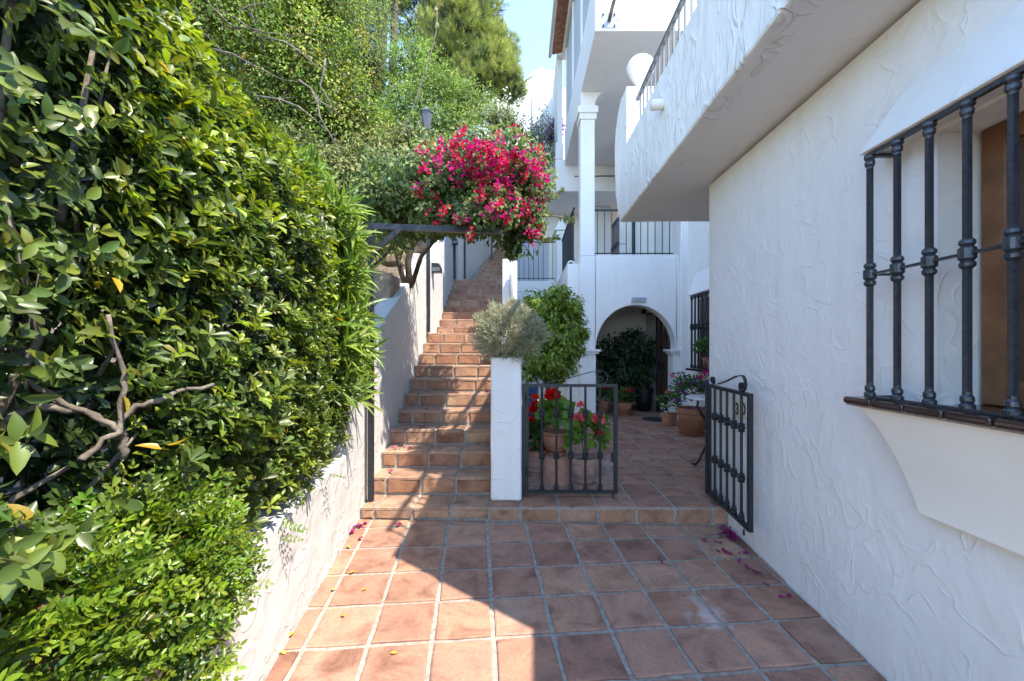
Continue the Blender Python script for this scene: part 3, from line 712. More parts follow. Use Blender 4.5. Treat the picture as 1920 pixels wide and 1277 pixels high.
MB().prism([(pxX(1183, AY), pxZ(567, AY)), (pxX(1210, AY), pxZ(567, AY)), (pxX(1212, AY), pxZ(558, AY)), (pxX(1185, AY), pxZ(558, AY))], AY - .03, AY + .01, 'y').build('vent', M['iron_pale'], ah)
# pilaster at the right and the side house wall towards the camera
pxl = pxX(1275.5, AY - .06)
MB().box(AXR - .125, AXR + .15, AY - .06, AY + .34, TZ - .1, 6.4).build('pilaster', M['stucco_soft'], ah)
MB().box(AXR + .004, 7.0, 3.795, 12.5, -.3, 7.0).build('side_wall', M['stucco_soft'], ah)
# porch behind the arch
MB().box(AXL - .1, 3.0, 9.7, 9.85, TZ - .02, 3.2).build('porch_wall', M['stucco_soft'], ah)
MB().box(2.86, 3.045, AY + .301, 9.699, TZ - .02, 3.2).build('porch_wall', M['stucco'], ah)
MB().box(AXL - .2, AXL + .02, AY + .301, 11.9, TZ - .02, 3.26).build('side_parapet', M['stucco_soft'], ah)
MB().box(AXL + .021, 3.04, AY + .301, 11.9, 3.02, 3.22).build('porch_ceiling', M['stucco_soft'], ah)
dr = MB().box(2.80, 2.859, 7.98 + .13, 8.72, TZ, 2.35).build('door', M['wood_dark'], ah)
MB().box(2.792, 2.80, 8.2, 8.62, TZ + .2, 1.2).build('door_panel', M['wood'], dr); MB().box(2.792, 2.80, 8.2, 8.62, 1.35, 2.2).build('door_panel', M['wood'], dr)
# column carrying the upper balcony, capital and bracket
MB().box(AXL + .01, AXL + .275, AY + .003, AY + .29, top + .001, 5.98).build('column', M['stucco_soft'], ah, bevel=.012)
cp = MB().box(AXL - .045, AXL + .335, AY - .05, AY + .34, 5.99, 6.12).build('capital', M['stucco_soft'], ah, bevel=.01)
MB().box(AXL - .015, AXL + .305, AY - .025, AY + .315, 5.88, 5.989).build('capital_step', M['stucco_soft'], cp, bevel=.008)
br = [(AXL + .012, 6.121), (AXL + .275, 6.121)] + [(AXL + .275 + .22 * (1 - cos(t)), 6.121 + .277 * sin(t)) for t in np.linspace(.1, pi / 2, 8)] + [(AXL + .012, 6.398)]
MB().prism(br, AY + .004, AY + .286, 'y').build('bracket', M['stucco_soft'], ah)
# first-floor balcony: low wall is the arch wall's top; slab, railing
MB().box(AXL + .28, AXR - .126, AY + .02, AY + .28, top + .0005, top + .03).build('balcony_ledge', M['stucco_soft'], ah)
# upper balcony: slab with parapet on three sides
UX = 1.094; UZ = 6.40; UY0, UY1 = 6.31, 10.9
MB().box(UX, 6.9, UY0, UY1, UZ, UZ + .2).build('upper_slab', M['stucco_soft'], ah)
MB().box(UX - .004, 6.9, UY0 - .004, UY0 + .16, UZ - .002, 7.9).build('upper_parapet', M['stucco_soft'], ah, bevel=.012)
MB().box(UX - .003, UX + .15, UY0 + .161, UY1, UZ - .003, 7.28).build('upper_parapet', M['stucco_soft'], ah, bevel=.012)
for k, (ya, yb_) in enumerate(((6.62, 7.85), (7.95, 9.2), (9.3, 10.6))):
    MB().box(UX + .03, UX + .07, ya, yb_, 7.281, 9.2).build('glazing_panel', M['panel_grey'], ah)  # blue-grey glazing drawn as plain opaque panels
for ya in (6.55, 7.9, 9.25, 10.66): MB().box(UX + .0, UX + .1, ya - .05, ya + .05, 7.2815, 9.25).build('frame_post', M['stucco_soft'], ah)
MB().box(UX - .06, UX + .3, 6.4, 11.1, 9.25, 9.38).build('eave_beam', M['stucco_soft'], ah)
MB().box(UX + .16, 6.9, 7.2, 11.1, 6.7, 9.3).build('upper_wall', M['stucco_soft'], ah)
rf = MB().prism([(UX - .30, 9.40), (UX - .30, 9.46), (6.9, 11.4), (6.9, 11.3)], 6.4, 11.1, 'y').build('roof', M['rooftile'], ah)
yt = 6.45
while yt < 11.05:
    MB().tube([(UX - .34, yt, 9.49), (UX + .6, yt, 9.80)], [.085, .085], 8).build('roof_tile', M['rooftile'], rf, smooth=True); yt += .2
MB().tube([(UX - .37, 6.4, 9.36), (UX - .37, 11.1, 9.36)], .045, 8).build('gutter', M['cream'], ah, smooth=True)
# lamp plate and bracket on the upper balcony front
pl = px(1141.5, 39, UY0 - .006)
pt = MB().box(pl.x - .11, pl.x + .11, UY0 - .016, UY0 - .005, pl.z - .11, pl.z + .11).build('bracket_plate', M['iron_pale'], ah)
MB().tube([(pl.x + .0, UY0 - .017, pl.z - .02), (pl.x + .03, UY0 - .12, pl.z + .12), (pl.x + .10, UY0 - .25, pl.z + .35), (pl.x + .14, UY0 - .3, pl.z + .7)], .028, 10).build('bracket_pipe', M['bark'], pt, smooth=True)
for sx in (-1, 1):
    for sz in (-1, 1): MB().lathe((pl.x + sx * .085, UY0 - .02, pl.z + sz * .085), [(.012, -.012), (.012, .012)], 8).build('bolt', M['iron'], pt)
cb = [px(u, v, UY0 - .012) for u, v in ((1150, 38), (1165, 34), (1178, 22), (1188, 8), (1196, -8))]
MB().tube(cb, .008, 6).build('cable', M['cream'], ah, smooth=True)
# back wing at the rear: cross beam, ceiling and wall behind the balcony
MB().box(.86, 6.9, 10.91, 11.2, 5.72, 6.55).build('cross_beam', M['stucco_soft'], ah)
MB().box(.86, 1.06, 10.905, 11.21, 6.551, 7.0).build('beam_post', M['stucco_soft'], ah)
MB().box(.55, 6.9, 11.2, 14.0, 5.8, 5.95).build('rear_ceiling', M['stucco_soft'], ah)
MB().box(-.3, 1.9, 13.0, 13.2, 2.8, 5.8).build('rear_wall', M['stucco_soft'], ah)
MB().box(1.75, 2.6, 12.3, 12.5, 3.22, 5.8).build('rear_wall', M['stucco_soft'], ah)
MB().box(2.2, 3.1, 9.6, 9.75, 3.22, 6.4).build('rear_wall', M['stucco_soft'], ah)
MB().tube([(1.35, 10.89, 6.1), (3.0, 10.89, 6.12)], .014, 6).build('pipe', M['iron_grey'], ah, smooth=True)
MB().box(.30, 1.06, 13.2, 22, 5.6, 10.4).build('rear_tower', M['stucco_soft'], ah)
MB().box(.92, 1.05, 11.11, 13.2, 6.6, 9.6).build('rear_tower', M['stucco_soft'], ah)
grille('window_grille', 'dark iron grille seen through the first floor balcony rails', 2.03, [9.5 - .14 * k for k in range(5)], 3.5, 3.85, 4.4, 2.195, .012, 8, 'iron window grilles')
MB().prism([(2.0, 3.46), (2.2, 3.46), (2.2, 3.12), (2.14, 3.2), (2.10, 3.38)], 8.85, 9.6, 'y').build('rear_sill', M['stucco_soft'], ah)
sh = MB().box(2.5, 2.56, 9.52, 9.59, 3.23, 5.4).build('rear_door', M['iron'], ah)
# first floor railing
def railing(lab, a, b_, z0, z1, step=.115, r=.007, grp='slim balcony railings'):
    a = Vector(a); b_ = Vector(b_); t = thing('balcony_railing', lab, 'railing', (a.x, a.y, z0), grp)
    MB().bar((a.x, a.y, z1), (b_.x, b_.y, z1), .035, .03).build('rail', M['iron'], t)
    MB().bar((a.x, a.y, z0 + .05), (b_.x, b_.y, z0 + .05), .02, .02).build('rail', M['iron'], t)
    n = int((b_ - a).length / step)
    for k in range(n + 1):
        p = a.lerp(b_, (k + .5) / (n + 1)); MB().bar((p.x, p.y, z0), (p.x, p.y, z1 - .016), 2 * r, 2 * r).build('baluster', M['iron'], t)
railing('dark railing of the first floor balcony above the arch', (AXL + .28, AY + .15, 0), (pxX(1262, AY + .15), AY + .15, 0), top + .03, 4.24, .14)
# walkway beyond with posts
wk = thing('walkway', 'white walkway slab behind the clipped bush with a capped post', 'walkway', (.3, 11, 3.3))
MB().box(-.3, 1.0, 10.9, 13.0, 3.1, 3.38).build('slab', M['stucco_soft'], wk)
cpst = MB().box(.86, 1.10, 10.62, 10.88, 3.1, 4.62).build('post', M['stucco_soft'], wk)
MB().add([(.80, 10.56, 4.62), (1.16, 10.56, 4.62), (1.16, 10.94, 4.62), (.80, 10.94, 4.62), (.98, 10.75, 4.98)], [(0, 1, 4), (1, 2, 4), (2, 3, 4), (3, 0, 4), (3, 2, 1, 0)]).build('post_cap', M['stucco_soft'], cpst)
MB().box(-.6, .86, 10.92, 11.06, .3, 3.099).build('retaining_face', M['stucco_soft'], wk)
MB().box(-.25, .75, 12.96, 12.998, 3.381, 5.0).build('shutter', M['panel_grey'], wk)
MB().box(.25, .6, 12.5, 12.8, 3.381, 3.6).build('plant_box', M['iron'], wk)
railing('dark railing of the rear walkway left of the capped post', (-.28, 10.94, 0), (.85, 10.94, 0), 3.4, 4.40, .13)
railing('dark railing running back from the capped post to the column', (1.0, 8.15, 0), (1.0, 10.6, 0), 3.30, 4.35, .14)
gt = [(.94 + .075 * cos(t), 3.255 + .075 * sin(t)) for t in np.linspace(pi * .95, 0, 9)] + [(.94 + .06 * cos(t), 3.245 + .06 * sin(t)) for t in np.linspace(0, pi * .95, 9)]
tag(MB().prism(gt, 8.15, 10.88, 'y').build('coping_tile', M['cream'], ah), None)
# small window grille of the side house, with hood and sill
grille('window_grille', 'black iron grille beside the arch above the flower pots', 2.90, [7.18 - .135 * k for k in range(5)], 1.29, 1.98, 2.50, 3.05, .012, 10, 'iron window grilles')
MB().add([(3.06, 7.4, 2.95), (3.06, 6.3, 2.95), (2.86, 7.28, 2.52), (2.86, 6.4, 2.52), (3.06, 7.28, 2.52), (3.06, 6.4, 2.52)], [(0, 1, 3, 2), (0, 2, 4), (1, 5, 3), (2, 3, 5, 4), (0, 4, 5, 1)]).build('window_hood', M['stucco_soft'], ah)
MB().box(2.84, 3.06, 6.42, 7.3, 1.24, 1.275).build('window_sill', M['glaze'], ah)
MB().box(3.0, 3.055, 6.55, 7.1, 1.3, 2.45).build('window_shutter', M['wood_dark'], ah)
# iron door gate in the porch and porch lamp
dg_ = thing('door_gate', 'tall black iron door gate standing open inside the arch', 'gate', (2.78, 8.35, TZ))
for yy in (8.11, 8.35, 8.62): MB().bar((2.76, yy, TZ + .02), (2.76, yy, 2.32), .03, .03).build('bar', M['iron'], dg_)
for zz in (TZ + .05, 1.1, 1.9, 2.2): MB().bar((2.76, 8.11, zz), (2.76, 8.62, zz), .02, .02).build('rail', M['iron'], dg_)
MB().tube([(2.76, 8.35 + .1 * cos(t), 2.42 + .1 * sin(t)) for t in np.linspace(0, 2 * pi, 17)], .012, 6).build('ring', M['iron'], dg_)
la = px(1212, 586, 8.6)
lt = thing('porch_lamp', 'small dark hanging lamp under the arch ceiling', 'lamp', la)
MB().lathe((la.x - .05, la.y, la.z), [(.02, -.03), (.06, 0), (.05, .05), (.02, .07)], 12).build('shade', M['iron'], lt); MB().bar((la.x, la.y, la.z - .03), (la.x + .13, la.y, la.z - .03), .015, .03).build('arm', M['iron'], lt)

# far white house on the hill
fh = thing('hill_house', 'sunlit white gabled house on the hill in the background', 'house', (0, 30, 13))
hp = [(-3.2, 10), (-3.2, 19.2), (-2.0, 19.35), (-.6, 20.2), (1.5, 21.7), (2.4, 20.4), (6, 20.2), (6, 10)]
MB().prism(hp, 30, 36, 'y').build('wall', M['stucco_soft'], fh)
MB().prism([(-2.1, 19.36), (1.5, 21.72), (1.5, 21.84), (-2.2, 19.46)], 29.9, 36.1, 'y').build('roof', M['stucco_soft'], fh)
MB().box(-3.4, -.8, 28.8, 30, 10, 15.6).build('lower_wing', M['stucco_soft'], fh)
MB().box(-.75, 2.4, 29.2, 29.99, 10, 15.7).build('lower_wing', M['stucco_soft'], fh)
for k in range(12): MB().tube([(-.72 + .26 * k, 29.1, 15.7), (-.72 + .26 * k, 29.99, 16.05)], .10, 7).build('roof_tile', M['rooftile'], fh)
for (xa, za) in ((.55, 16.6), (-2.6, 14.0), (-1.7, 14.1), (-2.4, 16.9)):
    wn_ = MB().box(xa, xa + .42, (29.96 if za > 15.7 else 28.77), (30.02 if za > 15.7 else 28.83), za, za + 1.0).build('window', M['panel_grey'], fh); MB().box(xa + .19, xa + .23, (29.93 if za > 15.7 else 28.74), (29.95 if za > 15.7 else 28.76), za, za + 1.0).build('pane_bar', M['stucco_soft'], wn_)
MB().tube([(-.6, 30, 20.1), (-.6, 30, 20.9)], .02, 5).build('antenna', M['iron_grey'], fh)

# ---------------------------------------------------------------- iron gates
def make_gate(lab, o, e, side, plab):
    """o: hinge foot, e: unit direction along the leaf, side: unit normal"""
    e = Vector(e).normalized(); side = Vector(side); o = Vector(o)
    t = thing('garden_gate', lab, 'gate', (o.x, o.y, TZ), 'pair of iron garden gates')
    def W(s, z, q=0): p = o + e * s + side * q; return Vector((p.x, p.y, z))
    def sb(s0, s1, z0, z1, th=.03):
        vs = [W(s, z, q) for q in (-th / 2, th / 2) for s, z in ((s0, z0), (s1, z0), (s1, z1), (s0, z1))]
        return MB().add(vs, [(0, 1, 2, 3), (7, 6, 5, 4), (0, 4, 5, 1), (1, 5, 6, 2), (2, 6, 7, 3), (3, 7, 4, 0)])
    sb(.0, .034, .335, 1.30, .04).build('hinge_post', M['iron'], t)
    sb(.037, .058, .347, 1.297).build('stile', M['iron'], t); sb(.80, .832, .347, 1.297).build('stile', M['iron'], t)
    sb(.058, .80, 1.272, 1.297, .034).build('rail', M['iron'], t); sb(.058, .80, .347, .370, .034).build('rail', M['iron'], t)
    for s in (.174, .30, .425, .553, .681):
        b_ = MB().tube([W(s, .37), W(s, 1.272)], .0105, 8).build('bar', M['iron'], t)
        for zz in (1.037, .675):
            c = W(s, zz); MB().lathe(c, collar(0, .62, .0185), 12).build('collar', M['iron'], b_)
        MB().lathe(W(s, .371), endcap(True, .017), 12).build('foot_cap', M['iron'], b_)
    for zz in (.55, 1.17): MB().tube([W(.0355, zz - .04, -.022), W(.0355, zz + .04, -.022)], .009, 8).build('hinge', M['iron'], t)
    sc = [W(.12 + r_ * cos(a), 1.335 + r_ * sin(a)) for a, r_ in [(q, .008 + .026 * (1 - (q + 1.4) / 9.5)) for q in np.linspace(8, -1.4, 26)]][::1]
    sc = [W(.125 + r_ * cos(a), 1.337 + r_ * sin(a)) for a, r_ in zip(np.linspace(7.5, -1.57 + 2 * pi * 0, 28), np.linspace(.012, .036, 28))]
    sc += [W(.24, 1.312), W(.42, 1.352), W(.60, 1.402)]
    sc += [W(.690 + r_ * cos(a), 1.352 + r_ * sin(a)) for a, r_ in zip(np.linspace(2.0, -1.6, 12), np.linspace(.062, .052, 12))]
    sc += [W(.688 + r_ * cos(a), 1.335 + r_ * sin(a)) for a, r_ in zip(np.linspace(-1.7, -8.2, 22), np.linspace(.036, .012, 22))]
    v0, vs, fs = 0, [], []
    for p in sc:                                      # flat strip bent on edge
        vs += [p + side * .011, p - side * .011]
    for k in range(len(sc) - 1): fs.append((2 * k, 2 * k + 1, 2 * k + 3, 2 * k + 2))
    so = MB().add(vs, fs).build('scroll', M['iron'], t); sm = so.modifiers.new('thick', 'SOLIDIFY'); sm.thickness = .006; sm.offset = 0
    sb(.775, .799, .62, .70, .012).build('latch', M['iron'], t)
    MB().tube([W(.79, .35, -.03), W(.79, .31, -.03)], .007, 6).build('bolt', M['iron'], t)
    n = 14; vs, fs = [], []
    for k in range(n + 1):
        s = .05 + .76 * k / n; q = .022 + .006 * sin(k * 1.7)
        vs += [W(s, .352, q), W(s, .668 + .006 * sin(k * .9) - (.12 * max(0, (k - 10) / 4) ** 2 if plab else 0), q)]
    for k in range(n): fs.append((2 * k, 2 * k + 2, 2 * k + 3, 2 * k + 1))
    po = MB().add(vs, fs).build('plastic_sheet', M['plastic'], t, smooth=True, label='clear plastic sheet over the lower half of the gate')
make_gate('closed black iron gate leaf in front of the geraniums', (-.006, 3.65, TZ), (1, 0, 0), (0, 1, 0), False)
make_gate('open black iron gate leaf folded against the right wall', (1.628, 3.69, TZ), (-.065, -.81, 0), (1, -.065, 0), True)

# ---------------------------------------------------------------- pots and terrace plants
def pot(parent, c, rt, rb, h, m, saucer=True, rim=.2, belly=0):
    c = Vector(c); z0 = .03 if saucer else 0.001
    pr = [(rb, z0)] + [(rb + (rt - rb) * t + belly * sin(pi * t), z0 + (h - z0) * t * (1 - rim)) for t in np.linspace(.15, 1, 7)]
    pr += [(pr[-1][0] - .012, z0 + (h - z0) * (1 - rim) - .02), (pr[-1][0] - .02, z0 + .05)]
    p = MB().lathe(c, pr, 28).build('pot', m, parent, smooth=True)
    zr = z0 + (h - z0) * (1 - rim) - .004
    MB().lathe(c, [(rt * .97, zr), (rt * 1.07, zr + .005), (rt * 1.09, h - .006), (rt * 1.05, h), (rt * .95, h), (rt * .93, zr + .01)], 28).build('rim', m, p, smooth=False)
    MB().lathe(c, [(rt * .94, h - .04), (rt * .5, h - .028), (.004, h - .026)], 20).build('potting_soil', M['soil'], p)
    if saucer: MB().lathe(c, [(rb * 1.15, .001), (rb * 1.32, .035), (rb * 1.27, .035), (rb * 1.12, .012), (.005, .012)], 28).build('saucer', m, p, smooth=False)
    return p
def head(parent, c, r, col, n=70, name='flower'):
    L = Leaves(); d = rdir(n); d[:, 2] = np.abs(d[:, 2]) * .9 - .25; d = unit(d)
    c = np.array(c, float); L.add(c + d * r * .55, unit(d + rdir(n) * .5), d, r * rng.uniform(.6, .95, n), r * .75, jit(col, n, .22)); L.cat()
    return L.mesh(name, T_BRACT, M['flower'], parent, kind=None)
def foliage(parent, c, rad, n, ln, tpl, m, col, ratio=1., up=.5, cj=.25, name='foliage', singles=None, shell=.55, kind='stuff'):
    c = np.array(c, float); rad = np.array(rad, float); d = rdir(n); d[:, 2] = np.where(d[:, 2] < -.35, -d[:, 2], d[:, 2])
    r = rng.uniform(1 - shell, 1.05, (n, 1)); P = c + d * rad * r
    L = Leaves(); l = rng.uniform(*ln, n)
    dr = unit(d * .8 + rdir(n) * .6 + np.array([0, 0, -.1])); nm = unit(d * .8 + np.array([0, 0, up]) + rdir(n) * .4 + np.array([0, -.3, 0]))
    L.add(P, dr, nm, l, l * ratio * rng.uniform(.85, 1.1, n), jit(col, n, cj)); L.cat()
    if singles: L.singles(tpl, singles, parent, range(n)); return L
    L.mesh(name, tpl, m, parent, kind=kind); return L
def stems(parent, a, tops, r=.005, m=None, name='stem'):
    for tp in tops:
        a_ = Vector(a); b_ = Vector(tp); mid = a_.lerp(b_, .55) + Vector((rnd.uniform(-.03, .03), rnd.uniform(-.03, .03), .02))
        MB().tube([a_, mid, b_], [r * 1.3, r, r * .7], 6).build(name, m or M['lent_one'], parent, smooth=True)
def potted(name, lab, c, rt, rb, h, m, grp='terracotta flower pots on the terrace', **kw):
    t = thing(name, lab, 'potted plant', c, grp); pot(t, c, rt, rb, h, m, **kw); return t
RED, CORAL, PINK, MAG, WHT, PURP = (.60, .012, .012), (.62, .05, .02), (.75, .17, .18), (.5, .02, .2), (.75, .75, .70), (.16, .03, .30)
def gl(parent, c, rad, n=90): return foliage(parent, c, rad, n, (.06, .10), T_ROUND, None, (.1, .2, .03), ratio=1.0, up=.4, singles=M['geranium_one'])
# geranium in a round bowl on an upturned pot
Yg = 4.12; g0 = px(1043, 852, Yg)
st_ = tag(MB().lathe((g0.x, Yg, TZ + .001), [(.155, 0), (.15, .03), (.125, g0.z - TZ - .02), (.10, g0.z - TZ - .012)], 24).build('pot_stand', M['pot'], smooth=False), 'upturned clay pot carrying the red geranium bowl', 'pot')
t = potted('potted_geranium', 'red geranium in a round clay bowl behind the closed gate', g0, .135, .075, .23, M['pot'], belly=.022, rim=.12)
gl(t, px(1042, 778, Yg), (.165, .14, .18), 120)
for (u, v, r, c) in ((1036, 743, .068, RED), (1052, 776, .02, CORAL)): head(t, px(u, v, Yg - .05), r, c, 130)
stems(t, g0 + Vector((0, 0, .2)), [px(1036, 750, Yg - .04), px(1025, 770, Yg), px(1060, 770, Yg)])
# pink geranium in the big pale pot
Yg = 3.98; c = px(1096, 907, Yg); c.z = TZ
t = potted('potted_geranium', 'pink geranium in a pale clay pot right behind the gate', c, .125, .09, .27, M['pot_pale'])
gl(t, px(1102, 818, Yg), (.18, .12, .215), 130)
for (u, v, r, cc) in ((1089, 760, .034, PINK), (1085, 785, .05, PINK), (1121, 788, .055, PINK), (1124, 812, .03, RED)): head(t, px(u, v, Yg - .12), r, cc, 90)
stems(t, c + Vector((0, 0, .25)), [px(1089, 764, Yg - .1), px(1085, 790, Yg - .1), px(1121, 795, Yg - .1)])
# red geranium close to the pillar
Yg = 4.35; c = px(1003, 890, Yg); c.z = TZ
t = potted('potted_geranium', 'dark leaved red geranium tucked beside the white gate pillar', c, .13, .10, .26, M['pot'])
foliage(t, px(1003, 825, Yg), (.12, .12, .22), 160, (.04, .07), T_ROUND, M['leaf_soft'], (.045, .09, .022))
for (u, v, r, cc) in ((1003, 745, .036, CORAL), (1006, 762, .052, RED), (996, 772, .05, RED), (996, 787, .03, RED)): head(t, px(u, v, Yg - .1), r, cc, 90)
stems(t, c + Vector((0, 0, .25)), [px(1003, 750, Yg - .08), px(1005, 765, Yg - .08), px(996, 775, Yg - .08)])
# two pots at the arch
for (u, v, lab, r) in ((1131, 776, 'red begonia pot at the left arch pier behind the gate stile', .13), (1170, 780, 'red begonia in a clay pot before the dark ficus', .145)):
    Yg = (CZ - TZ) * F / (v - CV); c = px(u, v, Yg); c.z = TZ
    t = potted('potted_begonia', lab, c, r, r * .72, .26, M['pot'])
    foliage(t, c + Vector((0, 0, .36)), (.19, .18, .15), 110, (.08, .14), T_OVATE, M['leaf_soft'], (.07, .125, .03), ratio=.62)
    for q in range(4): head(t, c + Vector((rnd.uniform(-.1, .14), rnd.uniform(-.16, -.05), .46 + rnd.uniform(-.02, .09))), .035, (.5, .012, .03), 24)
# white flower pot, big purple one, window pot
Yg = (CZ - TZ) * F / (797 - CV); c = px(1254, 797, Yg); c.z = TZ
t = potted('potted_flowers', 'small clay pot of white flowers left of the big pot', c, .13, .10, .21, M['pot'], saucer=False)
foliage(t, c + Vector((0, 0, .36)), (.19, .18, .20), 420, (.04, .07), T_ELL, M['leaf_soft'], (.05, .11, .025), ratio=.55)
for q in range(15): head(t, c + Vector((rnd.uniform(-.2, .05), rnd.uniform(-.2, -.1), .36 + rnd.uniform(-.12, .16))), .03, WHT, 14)
head(t, c + Vector((-.06, -.15, .57)), .04, PINK, 30)
Yg = 6.34; c = px(1297, 815, Yg); c.z = TZ
t = potted('potted_flowers', 'big clay pot of purple flowers before the side house wall', c, .205, .15, .41, M['pot'])
foliage(t, c + Vector((0, 0, .62)), (.34, .26, .27), 1100, (.035, .06), T_ELL, M['leaf_soft'], (.06, .12, .03), ratio=.6)
for q in range(34): head(t, c + Vector((rnd.uniform(-.36, .25), rnd.uniform(-.3, -.18), .60 + rnd.uniform(-.2, .25))), rnd.uniform(.02, .034), PURP if q % 5 else (.3, .05, .3), 12)
for q in range(5): head(t, px(1318 + rnd.uniform(-9, 8), 702 + rnd.uniform(-9, 8), Yg - .15), .035, MAG, 24)
for q in range(3): head(t, px(1260 + rnd.uniform(-5, 5), 705 + rnd.uniform(-4, 4), Yg - .1), .03, PINK, 20)
tw = [px(u, v, Yg - .1) for u, v in ((1290, 715), (1280, 700), (1270, 699), (1258, 703))]; MB().tube(tw, .006, 5).build('stem', M['leaf_soft'], t)
Lx = Leaves(); pp_ = np.array([list(tw[0].lerp(tw[1], q)) for q in np.linspace(0, 1, 5)] + [list(tw[1].lerp(tw[3], q)) for q in np.linspace(0, 1, 10)]); Lx.add(pp_, rdir(15), rdir(15) + [0, -1, 1], .045, .03, jit((.06, .12, .03), 15)); Lx.cat().mesh('foliage', T_SMALL, M['leaf_soft'], t)
c = Vector((2.96, 6.68, 1.277)); t = potted('potted_succulent', 'leafy plant in a clay pot on the side window sill', c, .085, .06, .19, M['pot'], saucer=False)
foliage(t, c + Vector((-.03, -.05, .32)), (.21, .2, .17), 320, (.04, .07), T_ELL, M['leaf_soft'], (.07, .125, .03), ratio=.7)
# clipped ficus bush, dark ficus tree, blue pot
def ficus(lab, c, rad, base, n, ln, col, potr, poth, potm, cj=.35, grp='ficus trees on the terrace'):
    t = thing('ficus_tree', lab, 'tree', base, grp); pot(t, base, potr, potr * .8, poth, potm, saucer=False)
    P, nm, ids, d = clumps([(c[0], c[1], c[2] + rad[2] * .38, rad[0] * .93, rad[1], rad[2] * .6), (c[0] - .03, c[1], c[2] - rad[2] * .38, rad[0], rad[1], rad[2] * .6), (c[0] + .03, c[1], c[2], rad[0] * 1.04, rad[1], rad[2] * .6)], 130, n // 130, (.08, .16), shell=.5); k = len(P); L = Leaves()
    P2 = np.array(c) + rdir(n // 3) * np.array(rad) * rng.uniform(.3, .95, (n // 3, 1)); P = np.concatenate([P, P2]); nm = np.concatenate([nm, rdir(len(P2))]); k = len(P)
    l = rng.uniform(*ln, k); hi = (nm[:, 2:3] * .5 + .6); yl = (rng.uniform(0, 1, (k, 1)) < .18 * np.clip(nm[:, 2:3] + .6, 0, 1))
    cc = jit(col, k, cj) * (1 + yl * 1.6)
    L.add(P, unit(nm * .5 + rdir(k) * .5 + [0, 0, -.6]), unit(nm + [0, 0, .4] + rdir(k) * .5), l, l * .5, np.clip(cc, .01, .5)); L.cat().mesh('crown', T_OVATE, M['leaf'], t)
    b_ = Vector(base) + Vector((0, 0, poth - .03)); cv = Vector(c)
    tr = MB().tube([b_, b_.lerp(cv, .4) + Vector((.02, 0, 0)), cv], [.03, .024, .012], 8).build('trunk', M['bark'], t, smooth=True)
    for q in range(7):
        a = Vector((rnd.uniform(-1, 1) * rad[0], rnd.uniform(-1, 1) * rad[1], rnd.uniform(-.3, .7) * rad[2])) * .7
        MB().tube([b_.lerp(cv, .35 + .08 * q), cv + a * .5, cv + a], [.012, .008, .004], 6).build('branch', M['bark'], tr, smooth=True)
cb_ = px(1026, 628, 5.6)
ficus('bright clipped round ficus bush behind the lavender', cb_, (.49, .44, .66), (cb_.x, 5.6, TZ + .001), 10400, (.05, .08), (.17, .255, .035), .15, .3, M['pot'])
cd = px(1175, 680, 8.95)
ficus('dark green ficus tree in a black pot inside the arch', cd, (.66, .45, .80), (px(1208, 748, 8.8).x, 8.8, TZ + .001), 4200, (.055, .09), (.028, .060, .022), .17, .48, M['pot_black'], cj=.25)
t = thing('blue_pot', 'tall blue glazed pot half hidden behind the gate post', 'pot', (px(994, 735, 7).x, 7.0, TZ)); pot(t, (px(994, 735, 7).x, 7.0, TZ), .13, .10, .69, M['pot_blue'], saucer=False)
# lavender bush on the gate pillar
lv = thing('lavender_bush', 'grey green lavender bush growing on top of the gate pillar', 'plant', (-.141, 3.70, 1.53))
n = 3400; d = rdir(n); d[:, 2] = np.where((d[:, 2] < -.2) & (d[:, 1] > .2), -d[:, 2], d[:, 2]); cl = np.array([-.108, 3.655, 1.745]); rr = np.array([.28, .26, .235])
Pl = cl + d * rr * rng.uniform(.55, 1.08, (n, 1)) * (1 + .12 * np.sin(d[:, :1] * 9 + d[:, 2:] * 7)); D = unit(d * .7 + [0, 0, .5] + rdir(n) * .35)
L = Leaves(); pal = np.array([(.36, .39, .25), (.30, .33, .21), (.42, .43, .33), (.38, .31, .21), (.23, .26, .15)]); cc = pal[rng.integers(0, 5, n)]
for k in range(8):
    L.add(Pl + D * (k * .006), unit(D * 1.0 + rdir(n) * .75), rdir(n), rng.uniform(.018, .036, n), rng.uniform(.0035, .006, n), jit(cc, n, .2))
L.cat().mesh('foliage', T_SMALL, M['leaf_soft'], lv)
for k in range(26):
    a = Vector((-.141 + rnd.uniform(-.06, .06), 3.70 + rnd.uniform(-.08, .04), 1.525)); e_ = Vector(cl + d[k] * rr * .95)
    MB().tube([a, a.lerp(e_, .5) + Vector((0, 0, .04)), e_], [.006, .004, .002], 5).build('stem', M['bark'], lv)
# little round table with cast-iron legs
tb = thing('bistro_table', 'small round marble table with black curved legs behind the open gate', 'table', (2.14, 4.66, TZ))
MB().lathe((2.14, 4.66, TZ), [(.02, .735), (.29, .738), (.305, .748), (.30, .762), (.02, .764)], 36).build('table_top', M['marble'], tb, smooth=False)
for k in range(3):
    a = R(188 + 120 * k); u_ = Vector((cos(a), sin(a), 0)); o_ = Vector((2.14, 4.66, TZ))
    pts = [o_ + u_ * r_ + Vector((0, 0, z)) for r_, z in ((.20, .735), (.21, .66), (.15, .56), (.07, .46), (.05, .36), (.09, .24), (.16, .13), (.19, .06), (.235, .02), (.27, .035))]
    MB().tube(pts, [.012, .014, .016, .018, .02, .018, .015, .013, .014, .012], 8).build('leg', M['iron'], tb, smooth=True)
MB().lathe((2.14, 4.66, TZ), [(.05, .33), (.065, .36), (.05, .39)], 14).build('leg_ring', M['iron'], tb)
